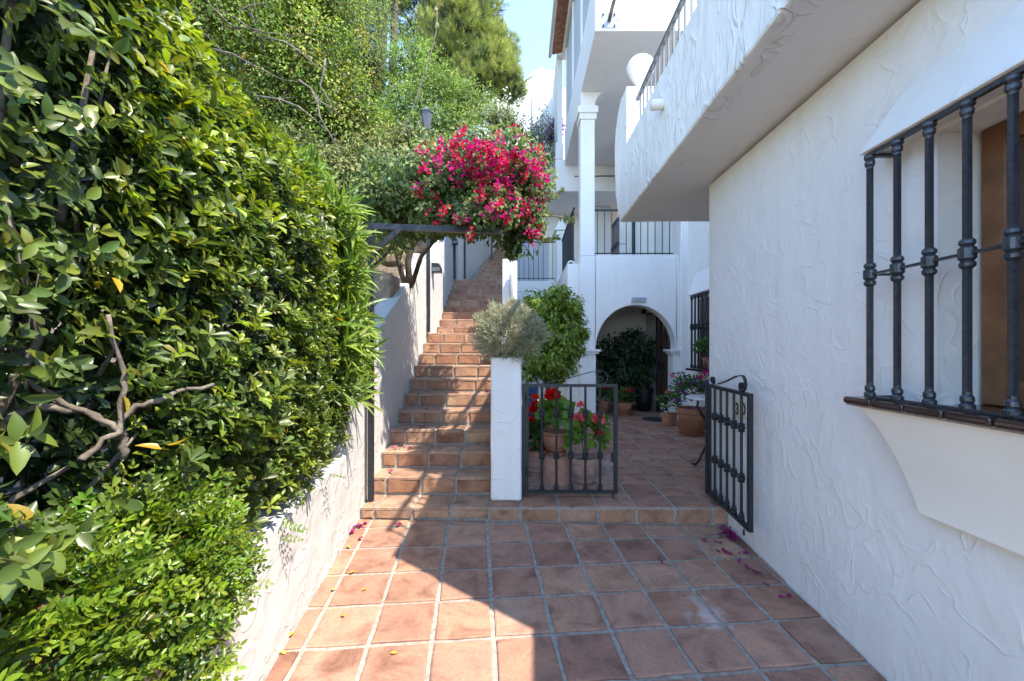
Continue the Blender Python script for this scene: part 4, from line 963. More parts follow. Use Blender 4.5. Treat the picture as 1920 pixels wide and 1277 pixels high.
dm = tag(MB().lathe((px(1228, 787, 7.7).x, 7.7, TZ + .003), [(.23, 0), (.235, .008), (.22, .014), (.005, .014)], 28).build('door_mat', M['rubber']), 'round black mat on the terrace before the arch', 'mat')

# ---------------------------------------------------------------- the hedge on the left
PROF = np.array([(.00, .70), (.07, .95), (.13, 1.3), (.14, 1.8), (.10, 2.3), (.0, 2.68), (-.18, 2.96), (-.45, 3.10), (-.9, 3.18), (-1.5, 3.2)])
seg = np.linalg.norm(np.diff(PROF, axis=0), axis=1); ARC = np.concatenate([[0], np.cumsum(seg)]); SMAX = ARC[-1]
hg = np.random.default_rng(21); HB = [(hg.uniform(-.2, 3.7), hg.uniform(0, SMAX), hg.uniform(-.09, .11), hg.uniform(.12, .4)) for _ in range(60)]
def hedge(Y, S, depth=0):
    o = np.interp(S, ARC, PROF[:, 0]); z = np.interp(S, ARC, PROF[:, 1])
    do = np.interp(S + .05, ARC, PROF[:, 0]) - np.interp(S - .05, ARC, PROF[:, 0]); dz = np.interp(S + .05, ARC, PROF[:, 1]) - np.interp(S - .05, ARC, PROF[:, 1])
    nl = np.sqrt(do ** 2 + dz ** 2) + 1e-9; nx_, nz_ = dz / nl, -do / nl
    b_ = np.zeros_like(Y)
    for y0, s0, a, q in HB: b_ += a * np.exp(-((Y - y0) ** 2 + (S - s0) ** 2) / (q * q))
    endr = .05 + np.clip((Y - 2.3) / 1.2, 0, 1) ** 1.5 * .24
    b_ = b_ - depth - endr
    x = wall_x(Y) + o + nx_ * b_; zz = z + nz_ * b_ + .05 * (Y - 1.2) - .13 * (Y - 1.2) * np.clip((z - .9) / 2.2, 0, 1)
    return np.stack([x, Y, zz], 1), unit(np.stack([nx_, .119 * nx_ + 0 * Y, nz_], 1))
def inframe(P):
    u = CU + F * P[:, 0] / np.maximum(P[:, 1], .05); v = CV - F * (P[:, 2] - CZ) / np.maximum(P[:, 1], .05)
    return (P[:, 1] > .3) & (u > 5) & (u < 1910) & (v > 5) & (v < 1270)
def pick(L, n=300, lo=0):
    dist = np.linalg.norm(L.p - np.array([0, 0, CZ]), axis=1); sc = L.l / dist * rng.uniform(.8, 1.2, len(dist)) * inframe(L.p)
    return np.argsort(-sc)[:n]
def emit(L, thingo, tpl, m, one, n=300):
    L.cat(); idx = pick(L, n); L.singles(tpl, one, thingo, idx)
    rest = np.setdiff1d(np.arange(len(L.p)), idx); L.mesh('foliage', tpl, m, thingo, rest)
def branches(parent, y0, y1, n, zlim=2.6, m='bark'):
    for k in range(n):
        yb = rnd.uniform(y0, y1); a = Vector((wall_x(yb) - rnd.uniform(.25, .6), yb, .70))
        ye = yb + rnd.uniform(-.5, .5); s = rnd.uniform(.4, SMAX * .75); e_, _ = hedge(np.array([ye]), np.array([s]), .05); e_ = Vector(e_[0])
        m1 = a.lerp(e_, .35) + Vector((rnd.uniform(-.12, .08), rnd.uniform(-.1, .1), .15)); m2 = a.lerp(e_, .7) + Vector((rnd.uniform(-.1, .05), rnd.uniform(-.12, .12), .08))
        r = rnd.uniform(.008, .022); MB().tube([a, m1, m2, e_], [r, r * .75, r * .5, r * .25], 6).build('branch', M[m], parent, smooth=True)
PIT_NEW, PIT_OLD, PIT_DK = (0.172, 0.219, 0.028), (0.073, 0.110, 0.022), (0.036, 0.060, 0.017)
def hedge_pts(n, y0, y1, s0, s1, d0, d1):
    Y = rng.uniform(y0, y1, n); S = rng.uniform(s0, s1, n); P, nn = hedge(Y, S, 0); dep = rng.uniform(d0, d1, n); return P - nn * dep[:, None], nn, Y, S
def hole(P):                                           # the dark hollow in the near shrub where bare branches show
    u = CU + F * P[:, 0] / np.maximum(P[:, 1], .05); v = CV - F * (P[:, 2] - CZ) / np.maximum(P[:, 1], .05)
    w_ = ((P[:, 1] - .95) / .33) ** 2 + ((P[:, 2] - 1.40) / .20) ** 2
    return w_ < .5
# pittosporum: the main hedge
ph = thing('pittosporum_hedge', 'tall glossy pittosporum hedge with bright leaf rosettes above the planter wall', 'hedge', (wall_x(2.2) - .3, 2.2, .7))
L = Leaves()
P, nn, Y, S = hedge_pts(2700, 1.1, 3.15, .15, SMAX * .92, -.05, .06); wt = np.clip((S - .8) / 1.2, .25, 1)[:, None]
D = unit(nn * .7 + np.array([0, 0, .75]) + rdir(len(P)) * .45)
bright_leaf = (rng.uniform(0, 1, (len(P), 1)) < (.2 + .6 * np.clip((S[:, None] - .6) / 1.6, 0, 1))); col = np.where(bright_leaf, PIT_NEW, PIT_OLD)  # fresh bright tone likelier towards the top, painting in the sunlit upper hedge
whorl(L, P, D, 8, (.034, .066), .37, (28, 85), col, cj=.28)
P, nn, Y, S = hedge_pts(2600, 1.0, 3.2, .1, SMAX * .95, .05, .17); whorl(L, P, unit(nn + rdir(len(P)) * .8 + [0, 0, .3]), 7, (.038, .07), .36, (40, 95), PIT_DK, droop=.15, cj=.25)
P, nn, Y, S = hedge_pts(900, 1.0, 3.3, .1, SMAX, .2, .4); whorl(L, P, unit(nn + rdir(len(P))), 7, (.06, .09), .4, (40, 95), (.02, .042, .016), cj=.2)  # innermost rosettes darkened in colour for the hedge's inner shade
P, nn, Y, S = hedge_pts(26, 1.0, 3.0, .3, SMAX * .8, -.02, .06); L.add(P, unit(nn + rdir(26) + [0, 0, -.6]), nn + rdir(26) * .4, .055, .022, jit((.40, .24, .02), 26, .25))
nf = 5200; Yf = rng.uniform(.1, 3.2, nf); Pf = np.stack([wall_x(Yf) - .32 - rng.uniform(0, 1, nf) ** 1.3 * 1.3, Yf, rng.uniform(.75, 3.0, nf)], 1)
lf = rng.uniform(.08, .12, nf); L.add(Pf, rdir(nf), rdir(nf), lf, lf * .5, jit((.022, .045, .018), nf, .25))  # dark backing leaves, interior shade put into their colour
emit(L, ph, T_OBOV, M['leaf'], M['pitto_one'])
branches(ph, 1.2, 3.1, 46)
# broad-leaved shrub nearest the camera
bs = thing('broadleaf_shrub', 'near broad leaved shrub with bare twisting branches at the left edge', 'shrub', (wall_x(.8) - .3, .8, .7))
L = Leaves(); P, nn, Y, S = hedge_pts(1700, .1, 1.5, .3, SMAX * .85, -.05, .08); k_ = ~hole(P); P, nn, S = P[k_], nn[k_], S[k_]
bright_leaf = rng.uniform(0, 1, (len(P), 1)) < .42; whorl(L, P, unit(nn + np.array([0, 0, .45]) + rdir(len(P)) * .6), 6, (.026, .056), .5, (35, 95), np.where(bright_leaf, (0.157, 0.196, 0.030), (0.078, 0.120, 0.026)), spread=.03, cj=.22)
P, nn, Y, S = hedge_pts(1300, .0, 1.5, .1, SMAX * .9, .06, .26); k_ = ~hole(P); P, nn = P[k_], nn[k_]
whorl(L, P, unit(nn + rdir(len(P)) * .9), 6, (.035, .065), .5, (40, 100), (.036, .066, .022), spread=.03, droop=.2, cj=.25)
P, nn, Y, S = hedge_pts(500, -.2, 1.6, .0, SMAX, .4, .6); whorl(L, P, unit(nn + rdir(len(P))), 6, (.07, .1), .5, (40, 100), (.016, .034, .015))  # deep leaves coloured near black, painting the shade inside the shrub
P, nn, Y, S = hedge_pts(12, .7, 1.4, .5, SMAX * .8, -.04, .03); L.add(P, unit(nn + rdir(12) + [0, 0, -.6]), nn + rdir(12) * .4, .05, .022, jit((.42, .25, .02), 12, .25))
emit(L, bs, T_OVATE, M['leaf'], M['broad_one'])
branches(bs, .3, 1.5, 30)
for (pts, r) in (([(0, 790, .95), (110, 765, 1.0), (215, 800, 1.06), (300, 750, 1.12), (420, 720, 1.3)], .013), ([(150, 870, 1.0), (225, 810, 1.05), (235, 700, 1.05), (190, 560, 1.0)], .011), ([(235, 860, 1.08), (228, 810, 1.06), (120, 760, 1.0), (0, 690, .95)], .012), ([(300, 940, 1.25), (330, 800, 1.3), (300, 640, 1.25)], .010)):
    q = [px(*p) for p in pts]; r *= .75; qq = []
    for i in range(len(q) - 1):
        for k in range(5): qq.append(q[i].lerp(q[i + 1], k / 5) + Vector((rnd.gauss(0, .004), rnd.gauss(0, .004), rnd.gauss(0, .005) + .012 * sin(pi * k / 5))))
    MB().tube(qq, [r * (1 - .5 * i / len(qq)) * rnd.uniform(.82, 1.2) for i in range(len(qq))], 9).build('branch', M['bark'], bs, smooth=True)
# small-leaved shrub by the wall end
ss = thing('small_leaf_shrub', 'dense small leaved shrub at the far end of the planter wall', 'shrub', (wall_x(2.9), 2.9, .8))
L = Leaves(); P, nn, Y, S = hedge_pts(900, 2.1, 3.25, .02, 1.15, -.04, .10); whorl(L, P, unit(nn + [0, 0, .3] + rdir(len(P)) * .6), 8, (.018, .034), .5, (30, 100), np.where(rng.uniform(0, 1, (len(P), 1)) < .45, (0.146, 0.215, 0.030), (0.073, 0.120, 0.024)), spread=.03)
emit(L, ss, T_ELL, M['leaf'], M['pitto_one'], 200)
branches(ss, 2.5, 3.2, 10)
# oleander at the right end
ol = thing('oleander', 'oleander with long narrow leaves leaning over the steel post', 'shrub', (wall_x(3.3) - .1, 3.3, .8))
L = Leaves(); P, nn, Y, S = hedge_pts(420, 2.6, 3.66, .45, SMAX * .74, -.16, .10); wv = np.clip((Y - 2.5) / .9, .1, 1)
D = unit(nn * .55 + np.array([.45, -.15, .5]) + rdir(len(P)) * .35); whorl(L, P, D, 9, (.14, .23), .115, (15, 65), np.where(rng.uniform(0, 1, (len(P), 1)) < .6, (0.176, 0.260, 0.038), (0.105, 0.176, 0.029)), spread=.06, droop=.12)
emit(L, ol, T_NARROW, M['leaf_soft'], M['oleander_one'])
for k in range(22):
    a = Vector((wall_x(3.2) - rnd.uniform(.05, .3), rnd.uniform(2.8, 3.4), .8)); e_, _ = hedge(np.array([rnd.uniform(2.8, 3.6)]), np.array([rnd.uniform(.7, SMAX * .7)]), .04); e_ = Vector(e_[0])
    MB().tube([a, a.lerp(e_, .5) + Vector((.03, 0, .1)), e_], [.010, .008, .004], 6).build('branch', M['bark'], ol, smooth=True)
# mastic shrub with pinnate sprigs spilling over the wall
ms = thing('mastic_shrub', 'bright pinnate leaved mastic shrub spilling over the wall at bottom left', 'shrub', (wall_x(1.2), 1.2, .72))
def mast(n, shr, col, thin=False):
    c = np.array([[-1.03, 1.13, 1.00], [-1.0, .82, .98], [-1.05, 1.32, .86], [-.96, .96, .76]]); r = np.array([[.15, .24, .22], [.16, .24, .26], [.12, .16, .16], [.13, .28, .20]])
    w_ = rng.choice(4, n, p=(.34, .3, .14, .22)); d = rdir(n); d[:, 0] = np.where(d[:, 0] < -.3, -d[:, 0], d[:, 0]); P = c[w_] + d * r[w_] * shr * rng.uniform(.75, 1.0, (n, 1))
    return P, unit(d * .7 + np.array([.2, 0, .3]) + rdir(n) * .75), col
L = Leaves(); P, D, c_ = mast(1050, 1.0, None); sprig(L, P, D, 5, (.06, .11), (.015, .027), .5, np.where(rng.uniform(0, 1, (1050, 1)) < .6, (0.151, 0.223, 0.018), (0.084, 0.143, 0.015)))
P, D, c_ = mast(520, .75, None); sprig(L, P, D, 4, (.06, .11), (.018, .03), .5, (.05, .095, .014))
P = np.array([[-1.17, 2.02, .78], [-1.18, 2.06, .74], [-1.16, 2.0, .70], [-1.20, 2.55, .84], [-1.21, 2.6, .82], [-1.15, 1.98, .80]]); sprig(L, P, np.array([[.8, .1, -.3]] * 6) + rdir(6) * .4, 5, (.08, .12), (.018, .028), .45, (.09, .17, .02))
emit(L, ms, T_ELL, M['leaf'], M['lent_one'])
for k in range(34):
    a = Vector((wall_x(1.1) - rnd.uniform(.05, .25), rnd.uniform(.6, 1.5), .72)); q, dd, _ = mast(1, .9, None); e_ = Vector(q[0])
    MB().tube([a, a.lerp(e_, .5) + Vector((0, 0, .08)), e_], [.006, .0045, .003], 5).build('branch', M['wood'] if k % 2 else M['bark'], ms, smooth=True)

# ---------------------------------------------------------------- bougainvillea, climber, trees on the slope
def blob(u, v, Y, ru, rv, ry): c = px(u, v, Y); return (c.x, c.y, c.z, ru * Y / F, ry, rv * Y / F)
def crown(parent, blobs, nclump, per, cr, ln, ratio, cols, tpl, m, cj=.22, hang=.3, shell=.45, fill=.25, fillcol=None, name='crown'):
    P, nm, ids, d = clumps(blobs, nclump, per, cr, shell=shell); k = len(P); cols = np.array(cols, float)
    cl_ = cols[rng.integers(0, len(cols), nclump)]; l = rng.uniform(*ln, k); L = Leaves()
    L.add(P, unit(nm * .6 + rdir(k) * .7 + np.array([0, 0, -hang])), unit(nm * .6 + np.array([.15, -.1, .6]) + rdir(k) * .5), l, l * ratio, jit(cl_[ids], k, cj))
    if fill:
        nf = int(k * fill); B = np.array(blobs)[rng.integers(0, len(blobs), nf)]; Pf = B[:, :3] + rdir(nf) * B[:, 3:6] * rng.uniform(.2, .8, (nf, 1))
        lf = rng.uniform(*ln, nf) * 1.6; L.add(Pf, rdir(nf), rdir(nf), lf, lf * ratio, jit(cols.mean(0) * .55 if fillcol is None else fillcol, nf, .2))  # inner leaves darkened, shade inside the crown put into the colour
    L.cat().mesh(name, tpl, m, parent); return P, nm
def limbs(parent, base, blobs, n, r, m):
    base = Vector(base); bb = [Vector(b_[:3]) for b_ in blobs]; cen = sum(bb, Vector()) / len(bb)
    tr = MB().tube([base, base.lerp(cen, .4) + Vector((.05, 0, 0)), cen], [r, r * .75, r * .4], 9).build('trunk', m, parent, smooth=True)
    for k in range(n):
        b_ = blobs[k % len(blobs)]; e_ = Vector(b_[:3]) + Vector((rnd.uniform(-1, 1) * b_[3], rnd.uniform(-1, 1) * b_[4], rnd.uniform(-1, 1) * b_[5])) * .75
        s_ = base.lerp(cen, rnd.uniform(.35, .95)); MB().tube([s_, s_.lerp(e_, .5) + Vector((0, 0, .1 * r / .05)), e_], [r * .35, r * .22, r * .08], 6).build('limb', m, tr, smooth=True)
bg = thing('bougainvillea', 'bougainvillea in full magenta bloom arching over the stairs', 'climber', (stair_x(5.2) - .3, 5.2, hill_z(-1.8, 5.2)))
BB = [blob(910, 338, 4.25, 112, 76, .75), blob(990, 352, 4.2, 38, 68, .5), blob(800, 360, 4.15, 110, 68, .7), blob(925, 402, 3.9, 90, 36, .4), blob(985, 420, 3.85, 30, 34, .22), blob(730, 385, 4.1, 55, 48, .5), blob(960, 460, 3.85, 10, 26, .09), blob(850, 405, 3.9, 70, 25, .3)]
GB = [(.10, .155, .045), (.14, .20, .06), (.075, .12, .035), (.19, .22, .075), (.12, .175, .06)]
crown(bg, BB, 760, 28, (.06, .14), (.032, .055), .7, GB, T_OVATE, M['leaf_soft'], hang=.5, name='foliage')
# arching sprays
L = Leaves()
for pts in (((1000, 405), (1040, 405), (1078, 413)), ((1005, 392), (1030, 372), (1056, 354)), ((990, 440), (1020, 447), (1045, 445)), ((950, 440), (962, 470), (957, 492)), ((820, 8), (818, 60), (800, 130), (775, 200), (755, 250))):
    Yq = 3.85 if pts[0][0] > 900 else 4.2
    q = [px(*p, Yq) for p in pts]; MB().tube(q, .006, 5).build('spray', M['bark'], bg)
    kk = 26 if pts[0][0] > 900 else 12
    for _ in range(kk):
        t_ = rnd.uniform(0, len(q) - 1.001); b_ = q[int(t_)].lerp(q[int(t_) + 1], t_ % 1); L.add(np.array([list(b_)]), rdir(1) + [0, 0, -.4], rdir(1) + [.2, -.5, .6], .055, .038, jit((.13, .17, .05), 1))
L.cat().mesh('foliage', T_OVATE, M['leaf_soft'], bg)
def front(u, v, blobs):
    dx, dz = (u - CU) / F, -(v - CV) / F; best = None
    for (x, y, z, a, b_, c_) in blobs:
        o = np.array([-x / a, -y / b_, (CZ - z) / c_]); dv = np.array([dx / a, 1 / b_, dz / c_]); A, Bq, Cq = dv @ dv, o @ dv, o @ o - 1.12; ds = Bq * Bq - A * Cq
        if ds > 0:
            t_ = (-Bq - math.sqrt(ds)) / A
            if t_ > 0 and (best is None or t_ < best): best = t_
    return best
FL = Leaves(); fpatch = [(945, 285, 50, 24, 150), (870, 268, 30, 20, 60), (890, 300, 34, 16, 60), (990, 320, 38, 30, 80), (925, 315, 25, 25, 60), (1015, 350, 25, 25, 50), (945, 335, 40, 20, 40), (945, 388, 32, 13, 34), (1000, 400, 14, 20, 16), (1013, 440, 8, 14, 12), (823, 380, 8, 14, 12), (820, 345, 30, 20, 10), (900, 245, 50, 16, 34), (780, 350, 10, 10, 3), (975, 280, 40, 25, 50), (745, 325, 20, 20, 2)]
for (u, v, su, sv_, n) in [(u - 6, v + 10, su, sv_ * .95, n) for (u, v, su, sv_, n) in fpatch if u > 790]:
    for _ in range(int(n * .36)):
        a, b_ = rng.normal(u, su), rng.normal(v, sv_); Yq = front(a, b_, BB)
        if Yq is None: continue
        c = np.array(px(a, b_, Yq - rng.uniform(-.02, .10))); k = rng.integers(5, 13); d = rdir(k); red = rng.uniform() < .45
        base = (.48, .010, .055) if red else (.48, .010, .15); l = rng.uniform(.022, .036, k)
        FL.add(c + d * rng.uniform(.008, .036, (k, 1)), unit(d + rdir(k) * .5), rdir(k) + [.2, -.5, .4], l, l * 1.0, jit(base, k, .22))
SL = Leaves()
for k in range(46):
    u, v = rnd.uniform(800, 1000), rnd.uniform(285, 425); Yq = front(u, v, BB)
    if Yq is None: continue
    a = px(u, v, Yq + .05); dr = Vector(((u - 930) / 300 + rnd.uniform(-.4, .4), -.5 + rnd.uniform(-.3, .3), rnd.uniform(-.2, .4) - (v - 330) / 160)).normalized(); ln_ = rnd.uniform(.12, .30)
    q = [a + dr * ln_ * t_ + Vector((0, 0, -.28 * ln_ * t_ * t_)) for t_ in np.linspace(0, 1, 6)]
    MB().tube(q, [.004, .004, .0035, .003, .0025, .002], 5).build('spray', M['bark'], bg)
    for _ in range(16):
        t_ = rnd.uniform(.1, 4.99); b_ = np.array([list(q[int(t_)].lerp(q[int(t_) + 1], t_ % 1))]); SL.add(b_, rdir(1) + [0, 0, -.3], rdir(1) + [.3, -.5, .6], rnd.uniform(.03, .05), .03, jit((.15, .19, .06), 1))
    if k % 2:
        base = (.48, .010, .055) if k % 4 == 1 else (.48, .010, .15)
        for _ in range(7):
            t_ = rnd.uniform(2.8, 4.99); b_ = np.array([list(q[int(t_)].lerp(q[int(t_) + 1], t_ % 1))]); d = rdir(4); FL.add(np.repeat(b_, 4, 0) + d * .014, d, rdir(4) + [.2, -.5, .4], .03, .03, jit(base, 4))
SL.cat().mesh('foliage', T_OVATE, M['leaf_soft'], bg)
FL.cat().mesh('flowers', T_BRACT, M['flower'], bg)
base = px(768, 520, 5.3)
for pts, r in ((((768, 540, 5.3), (765, 490, 5.3), (775, 455, 5.3), (800, 430, 5.3), (850, 395, 5.4)), .045), (((760, 540, 5.3), (745, 480, 5.2), (735, 450, 5.2), (725, 410, 5.2)), .035), (((772, 535, 5.4), (790, 480, 5.4), (815, 450, 5.3), (870, 420, 5.2), (930, 415, 5.1)), .032), (((700, 500, 5.2), (745, 455, 5.2), (800, 425, 5.2), (880, 425, 5.1)), .02)):
    q = [px(*p) for p in pts]; MB().tube(q, [r * (1 - .12 * i) for i in range(len(q))], 9).build('stem', M['bark_dark'], bg, smooth=True)
# dark climber left of it
vi = thing('climbing_vine', 'dull olive climbing vine between the hedge and the bougainvillea', 'climber', (-2.4, 6, hill_z(-2.4, 6)))
VB = [blob(630, 345, 5.9, 120, 62, .6), blob(715, 320, 6.2, 75, 62, .6), blob(775, 290, 6.5, 60, 48, .6), blob(560, 300, 6.0, 80, 55, .6), blob(700, 420, 5.7, 40, 50, .4)]
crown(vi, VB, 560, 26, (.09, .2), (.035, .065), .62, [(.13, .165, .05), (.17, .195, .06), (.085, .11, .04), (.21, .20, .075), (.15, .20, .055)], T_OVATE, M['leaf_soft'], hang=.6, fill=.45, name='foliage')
crown(vi, [blob(745, 448, 4.75, 42, 20, .3), blob(690, 455, 4.8, 30, 30, .3), blob(800, 432, 4.5, 40, 12, .2)], 55, 18, (.06, .13), (.035, .06), .62, [(.10, .15, .04), (.14, .19, .05)], T_OVATE, M['leaf_soft'], hang=.6, fill=.1, name='foliage')
limbs(vi, (-2.4, 6, hill_z(-2.4, 6)), VB, 8, .03, M['bark_dark'])
# trees
def tree(name, lab, blobs, base, nclump, per, cr, ln, ratio, cols, tpl=T_SMALL, m='leaf_soft', r=.08, nl=8, bm='bark', **kw):
    t = thing(name, lab, 'tree', base, 'trees and shrubs on the hillside'); crown(t, blobs, nclump, per, cr, ln, ratio, cols, tpl, M[m], **kw); limbs(t, base, blobs, nl, r, M[bm]); return t
def hb(x, y): return (x, y, hill_z(min(x, -1.7), y))
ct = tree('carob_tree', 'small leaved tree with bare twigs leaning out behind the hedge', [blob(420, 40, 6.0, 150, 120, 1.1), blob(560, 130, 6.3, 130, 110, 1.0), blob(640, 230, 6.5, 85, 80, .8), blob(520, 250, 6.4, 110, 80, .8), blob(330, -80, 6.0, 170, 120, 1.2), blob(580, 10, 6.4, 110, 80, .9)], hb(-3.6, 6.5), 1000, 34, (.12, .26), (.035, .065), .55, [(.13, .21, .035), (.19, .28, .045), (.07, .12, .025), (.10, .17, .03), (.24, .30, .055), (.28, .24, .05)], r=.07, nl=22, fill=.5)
for pts in (((385, 20), (440, 32), (500, 78)), ((440, 30), (470, 10), (500, 5)), ((400, 92), (470, 120), (530, 150)), ((425, 50), (500, 62), (560, 66)), ((560, 150), (600, 190), (640, 215)), ((610, 110), (600, 160), (625, 205)), ((500, 70), (560, 95), (600, 130)), ((480, 180), (560, 200), (620, 250)), ((350, 10), (380, 60), (430, 110)), ((585, 170), (600, 220), (640, 290))):
    q = [px(*p, 5.45) for p in pts]; q = [q[0], q[0].lerp(q[1], .5) + Vector((.02, 0, .03)), q[1], q[1].lerp(q[2], .5) + Vector((-.01, .03, .02)), q[2]]; MB().tube(q, [.013, .012, .010, .007, .003], 6).build('limb', M['bark'], ct, smooth=True)
    for _ in range(4):
        a = q[rnd.randint(1, 4)]; MB().tube([a, a + Vector((rnd.uniform(-.1, .25), rnd.uniform(-.1, .1), rnd.uniform(-.15, .12)))], [.005, .002], 5).build('twig', M['bark'], ct)
tree('evergreen_tree', 'dense dark evergreen tree behind the carob at the top left', [blob(420, 60, 11.5, 150, 130, 1.5), blob(560, 40, 12, 120, 150, 1.5), blob(660, 170, 12, 90, 90, 1.2), blob(540, 210, 11, 130, 80, 1.2), blob(300, -60, 11, 160, 150, 1.5), blob(690, -30, 12.5, 60, 80, 1)], hb(-6, 11.8), 800, 26, (.25, .5), (.08, .14), .5, [(.10, .16, .035), (.14, .20, .045), (.075, .12, .03)], r=.14, nl=12, fill=.8)
tree('willow_leaf_shrub', 'feathery pale blue green shrub beside the dark pine trunk', [blob(665, 30, 10, 60, 75, 1.0), blob(640, 90, 10, 50, 50, .8), blob(690, 120, 10, 28, 35, .5)], hb(-3.8, 10), 300, 30, (.15, .32), (.07, .13), .2, [(.17, .22, .085), (.21, .26, .10), (.13, .175, .07)], hang=.5, r=.07)
tree('mastic_tree', 'round light green bush below the pine behind the bougainvillea', [blob(770, 130, 10.5, 55, 55, .9), blob(815, 175, 10.2, 55, 55, .8), blob(760, 210, 9.8, 55, 50, .8), blob(870, 200, 10.5, 50, 45, .8), blob(840, 240, 9.5, 70, 35, .7), blob(720, 250, 9.2, 50, 40, .7)], hb(-2.8, 10.2), 620, 28, (.14, .30), (.045, .08), .5, [(.15, .24, .055), (.19, .28, .065), (.11, .185, .045), (.21, .29, .07)], r=.08)
tree('grey_shrub', 'loose greyish shrub above the flowers in front of the hill house', [blob(960, 235, 11.5, 35, 28, .6), blob(1000, 262, 11.5, 32, 35, .6), blob(930, 225, 11.5, 30, 25, .5), blob(1030, 290, 11.5, 18, 30, .4)], (-.4, 11.5, 4.6), 200, 22, (.12, .28), (.04, .07), .5, [(.11, .15, .055), (.15, .18, .06), (.09, .12, .05)], fill=.05, shell=.9, r=.04)
tree('thin_sapling', 'thin sapling standing against the white hill house', [blob(1015, 215, 13, 6, 32, .3), blob(1028, 235, 13, 12, 22, .3), blob(1005, 240, 13, 8, 18, .2)], (.6, 13, 6.3), 40, 10, (.1, .2), (.05, .08), .5, [(.12, .16, .06)], fill=0, shell=.95, r=.02, nl=6)
wf = tree('white_oleander', 'white flowering oleander shrub under the right side of the pine', [blob(915, 205, 12, 30, 22, .5), blob(945, 222, 12, 20, 16, .4)], (-1.2, 12, 5.0), 120, 24, (.14, .28), (.08, .14), .2, [(.11, .17, .05), (.09, .14, .04)], r=.05)
L = Leaves(); cc = np.array([list(px(rng.normal(918, 20), rng.normal(203, 9), 11.5)) for _ in range(60)]); cc = np.repeat(cc, 7, 0) + rng.normal(0, .06, (420, 3)); L.add(cc, rdir(420), rdir(420) + [.2, -.5, .5], .07, .07, jit((.72, .72, .62), 420, .05)); L.cat().mesh('flowers', T_BRACT, M['flower'], wf)
pb = thing('purple_bougainvillea', 'purple flowers hanging at the corner of the rear white wing', 'climber', px(1045, 265, 12.5)); PB = [blob(1042, 238, 12.3, 12, 16, .2), blob(1032, 258, 12.3, 8, 12, .2)]
crown(pb, PB, 40, 16, (.08, .18), (.05, .08), .7, [(.25, .03, .32), (.18, .025, .25), (.08, .12, .04)], T_BRACT, M['flower'], fill=.2, name='foliage')
# pine: needle tufts in upswept clumps
pt_ = thing('pine_tree', 'big soft needled pine rising behind the shrubs into the blue sky', 'tree', hb(-3.4, 17), 'trees and shrubs on the hillside')
PBL = [blob(790, -20, 17, 95, 90, 2.0), blob(865, 60, 16.5, 75, 75, 1.7), blob(930, 140, 16, 42, 48, 1.2), blob(890, 165, 16, 50, 55, 1.2), blob(905, 20, 17, 42, 60, 1.3), blob(960, 165, 15.8, 22, 28, .6), blob(830, 120, 16.5, 60, 50, 1.3), blob(720, -70, 17.5, 70, 60, 1.5), blob(940, 95, 16.2, 25, 35, .7), blob(850, -100, 17, 90, 60, 2)]
P, nm, ids, dcl = clumps(PBL, 1500, 10, (.14, .32), shell=.35); n = len(P); L = Leaves(); cl_ = np.array([(.25, .28, .07), (.20, .24, .06), (.30, .33, .09), (.14, .18, .055)])[rng.integers(0, 4, 1500)][ids]
D = unit(nm * .5 + np.array([.1, -.1, .65]) + rdir(n) * .35)
for k in range(15):
    L.add(P + rng.normal(0, .03, (n, 3)), unit(D + rdir(n) * .55), rdir(n), rng.uniform(.13, .24, n), .016, jit(cl_, n, .2))
B = np.array(PBL)[rng.integers(0, len(PBL), 9000)]; Pf = B[:, :3] + rdir(9000) * B[:, 3:6] * rng.uniform(.1, .8, (9000, 1)); L.add(Pf, rdir(9000), rdir(9000), .35, .05, jit((.03, .042, .018), 9000, .2))  # inner needles painted dark as the pine's inner shade
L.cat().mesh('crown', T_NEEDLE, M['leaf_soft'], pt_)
limbs(pt_, hb(-3.4, 17), PBL, 16, .22, M['bark_dark'])
for (u, Yq, r) in ((712, 13.0, .20), (735, 13.6, .13)):
    q = MB().tube([px(u - 6, 330, Yq), px(u, 160, Yq), px(u + 6, 0, Yq), px(u + 12, -90, Yq)], [r, r * .9, r * .8, r * .7], 10).build('trunk', M['bark_dark'], pt_, smooth=True)
# lantern among the shrubs and stone blocks on the slope
lp = px(800, 225, 8.6); lt = thing('garden_lantern', 'grey garden lantern on a post among the shrubs', 'lamp', (lp.x, 8.6, hill_z(lp.x, 8.6)))
MB().tube([(lp.x, 8.6, hill_z(lp.x, 8.6)), (lp.x, 8.6, lp.z - .2)], .03, 10).build('post', M['iron_grey'], lt)
MB().lathe((lp.x, 8.6, lp.z - .2), [(.06, 0), (.13, .33), (.15, .34), (.15, .36), (.05, .43), (.02, .48)], 6).build('lantern_head', M['iron_grey'], lt)
for (u, v, w_, h_, Yq, lab) in ((708, 540, .42, .30, 4.9, 'large rough stone block on the slope behind the oleander'), (735, 470, .3, .22, 6.2, 'smaller rough stone block higher up the planted slope')):
    c = px(u, v, Yq); so = MB().box(c.x - w_ / 2, c.x + w_ / 2, Yq - .15, Yq + .2, c.z - h_ / 2 - .1, c.z + h_ / 2).build('stone_block', M['stone'], bevel=.03, seg=3); soft_grid(so, 3, .05, .2); tag(so, lab, 'stone')

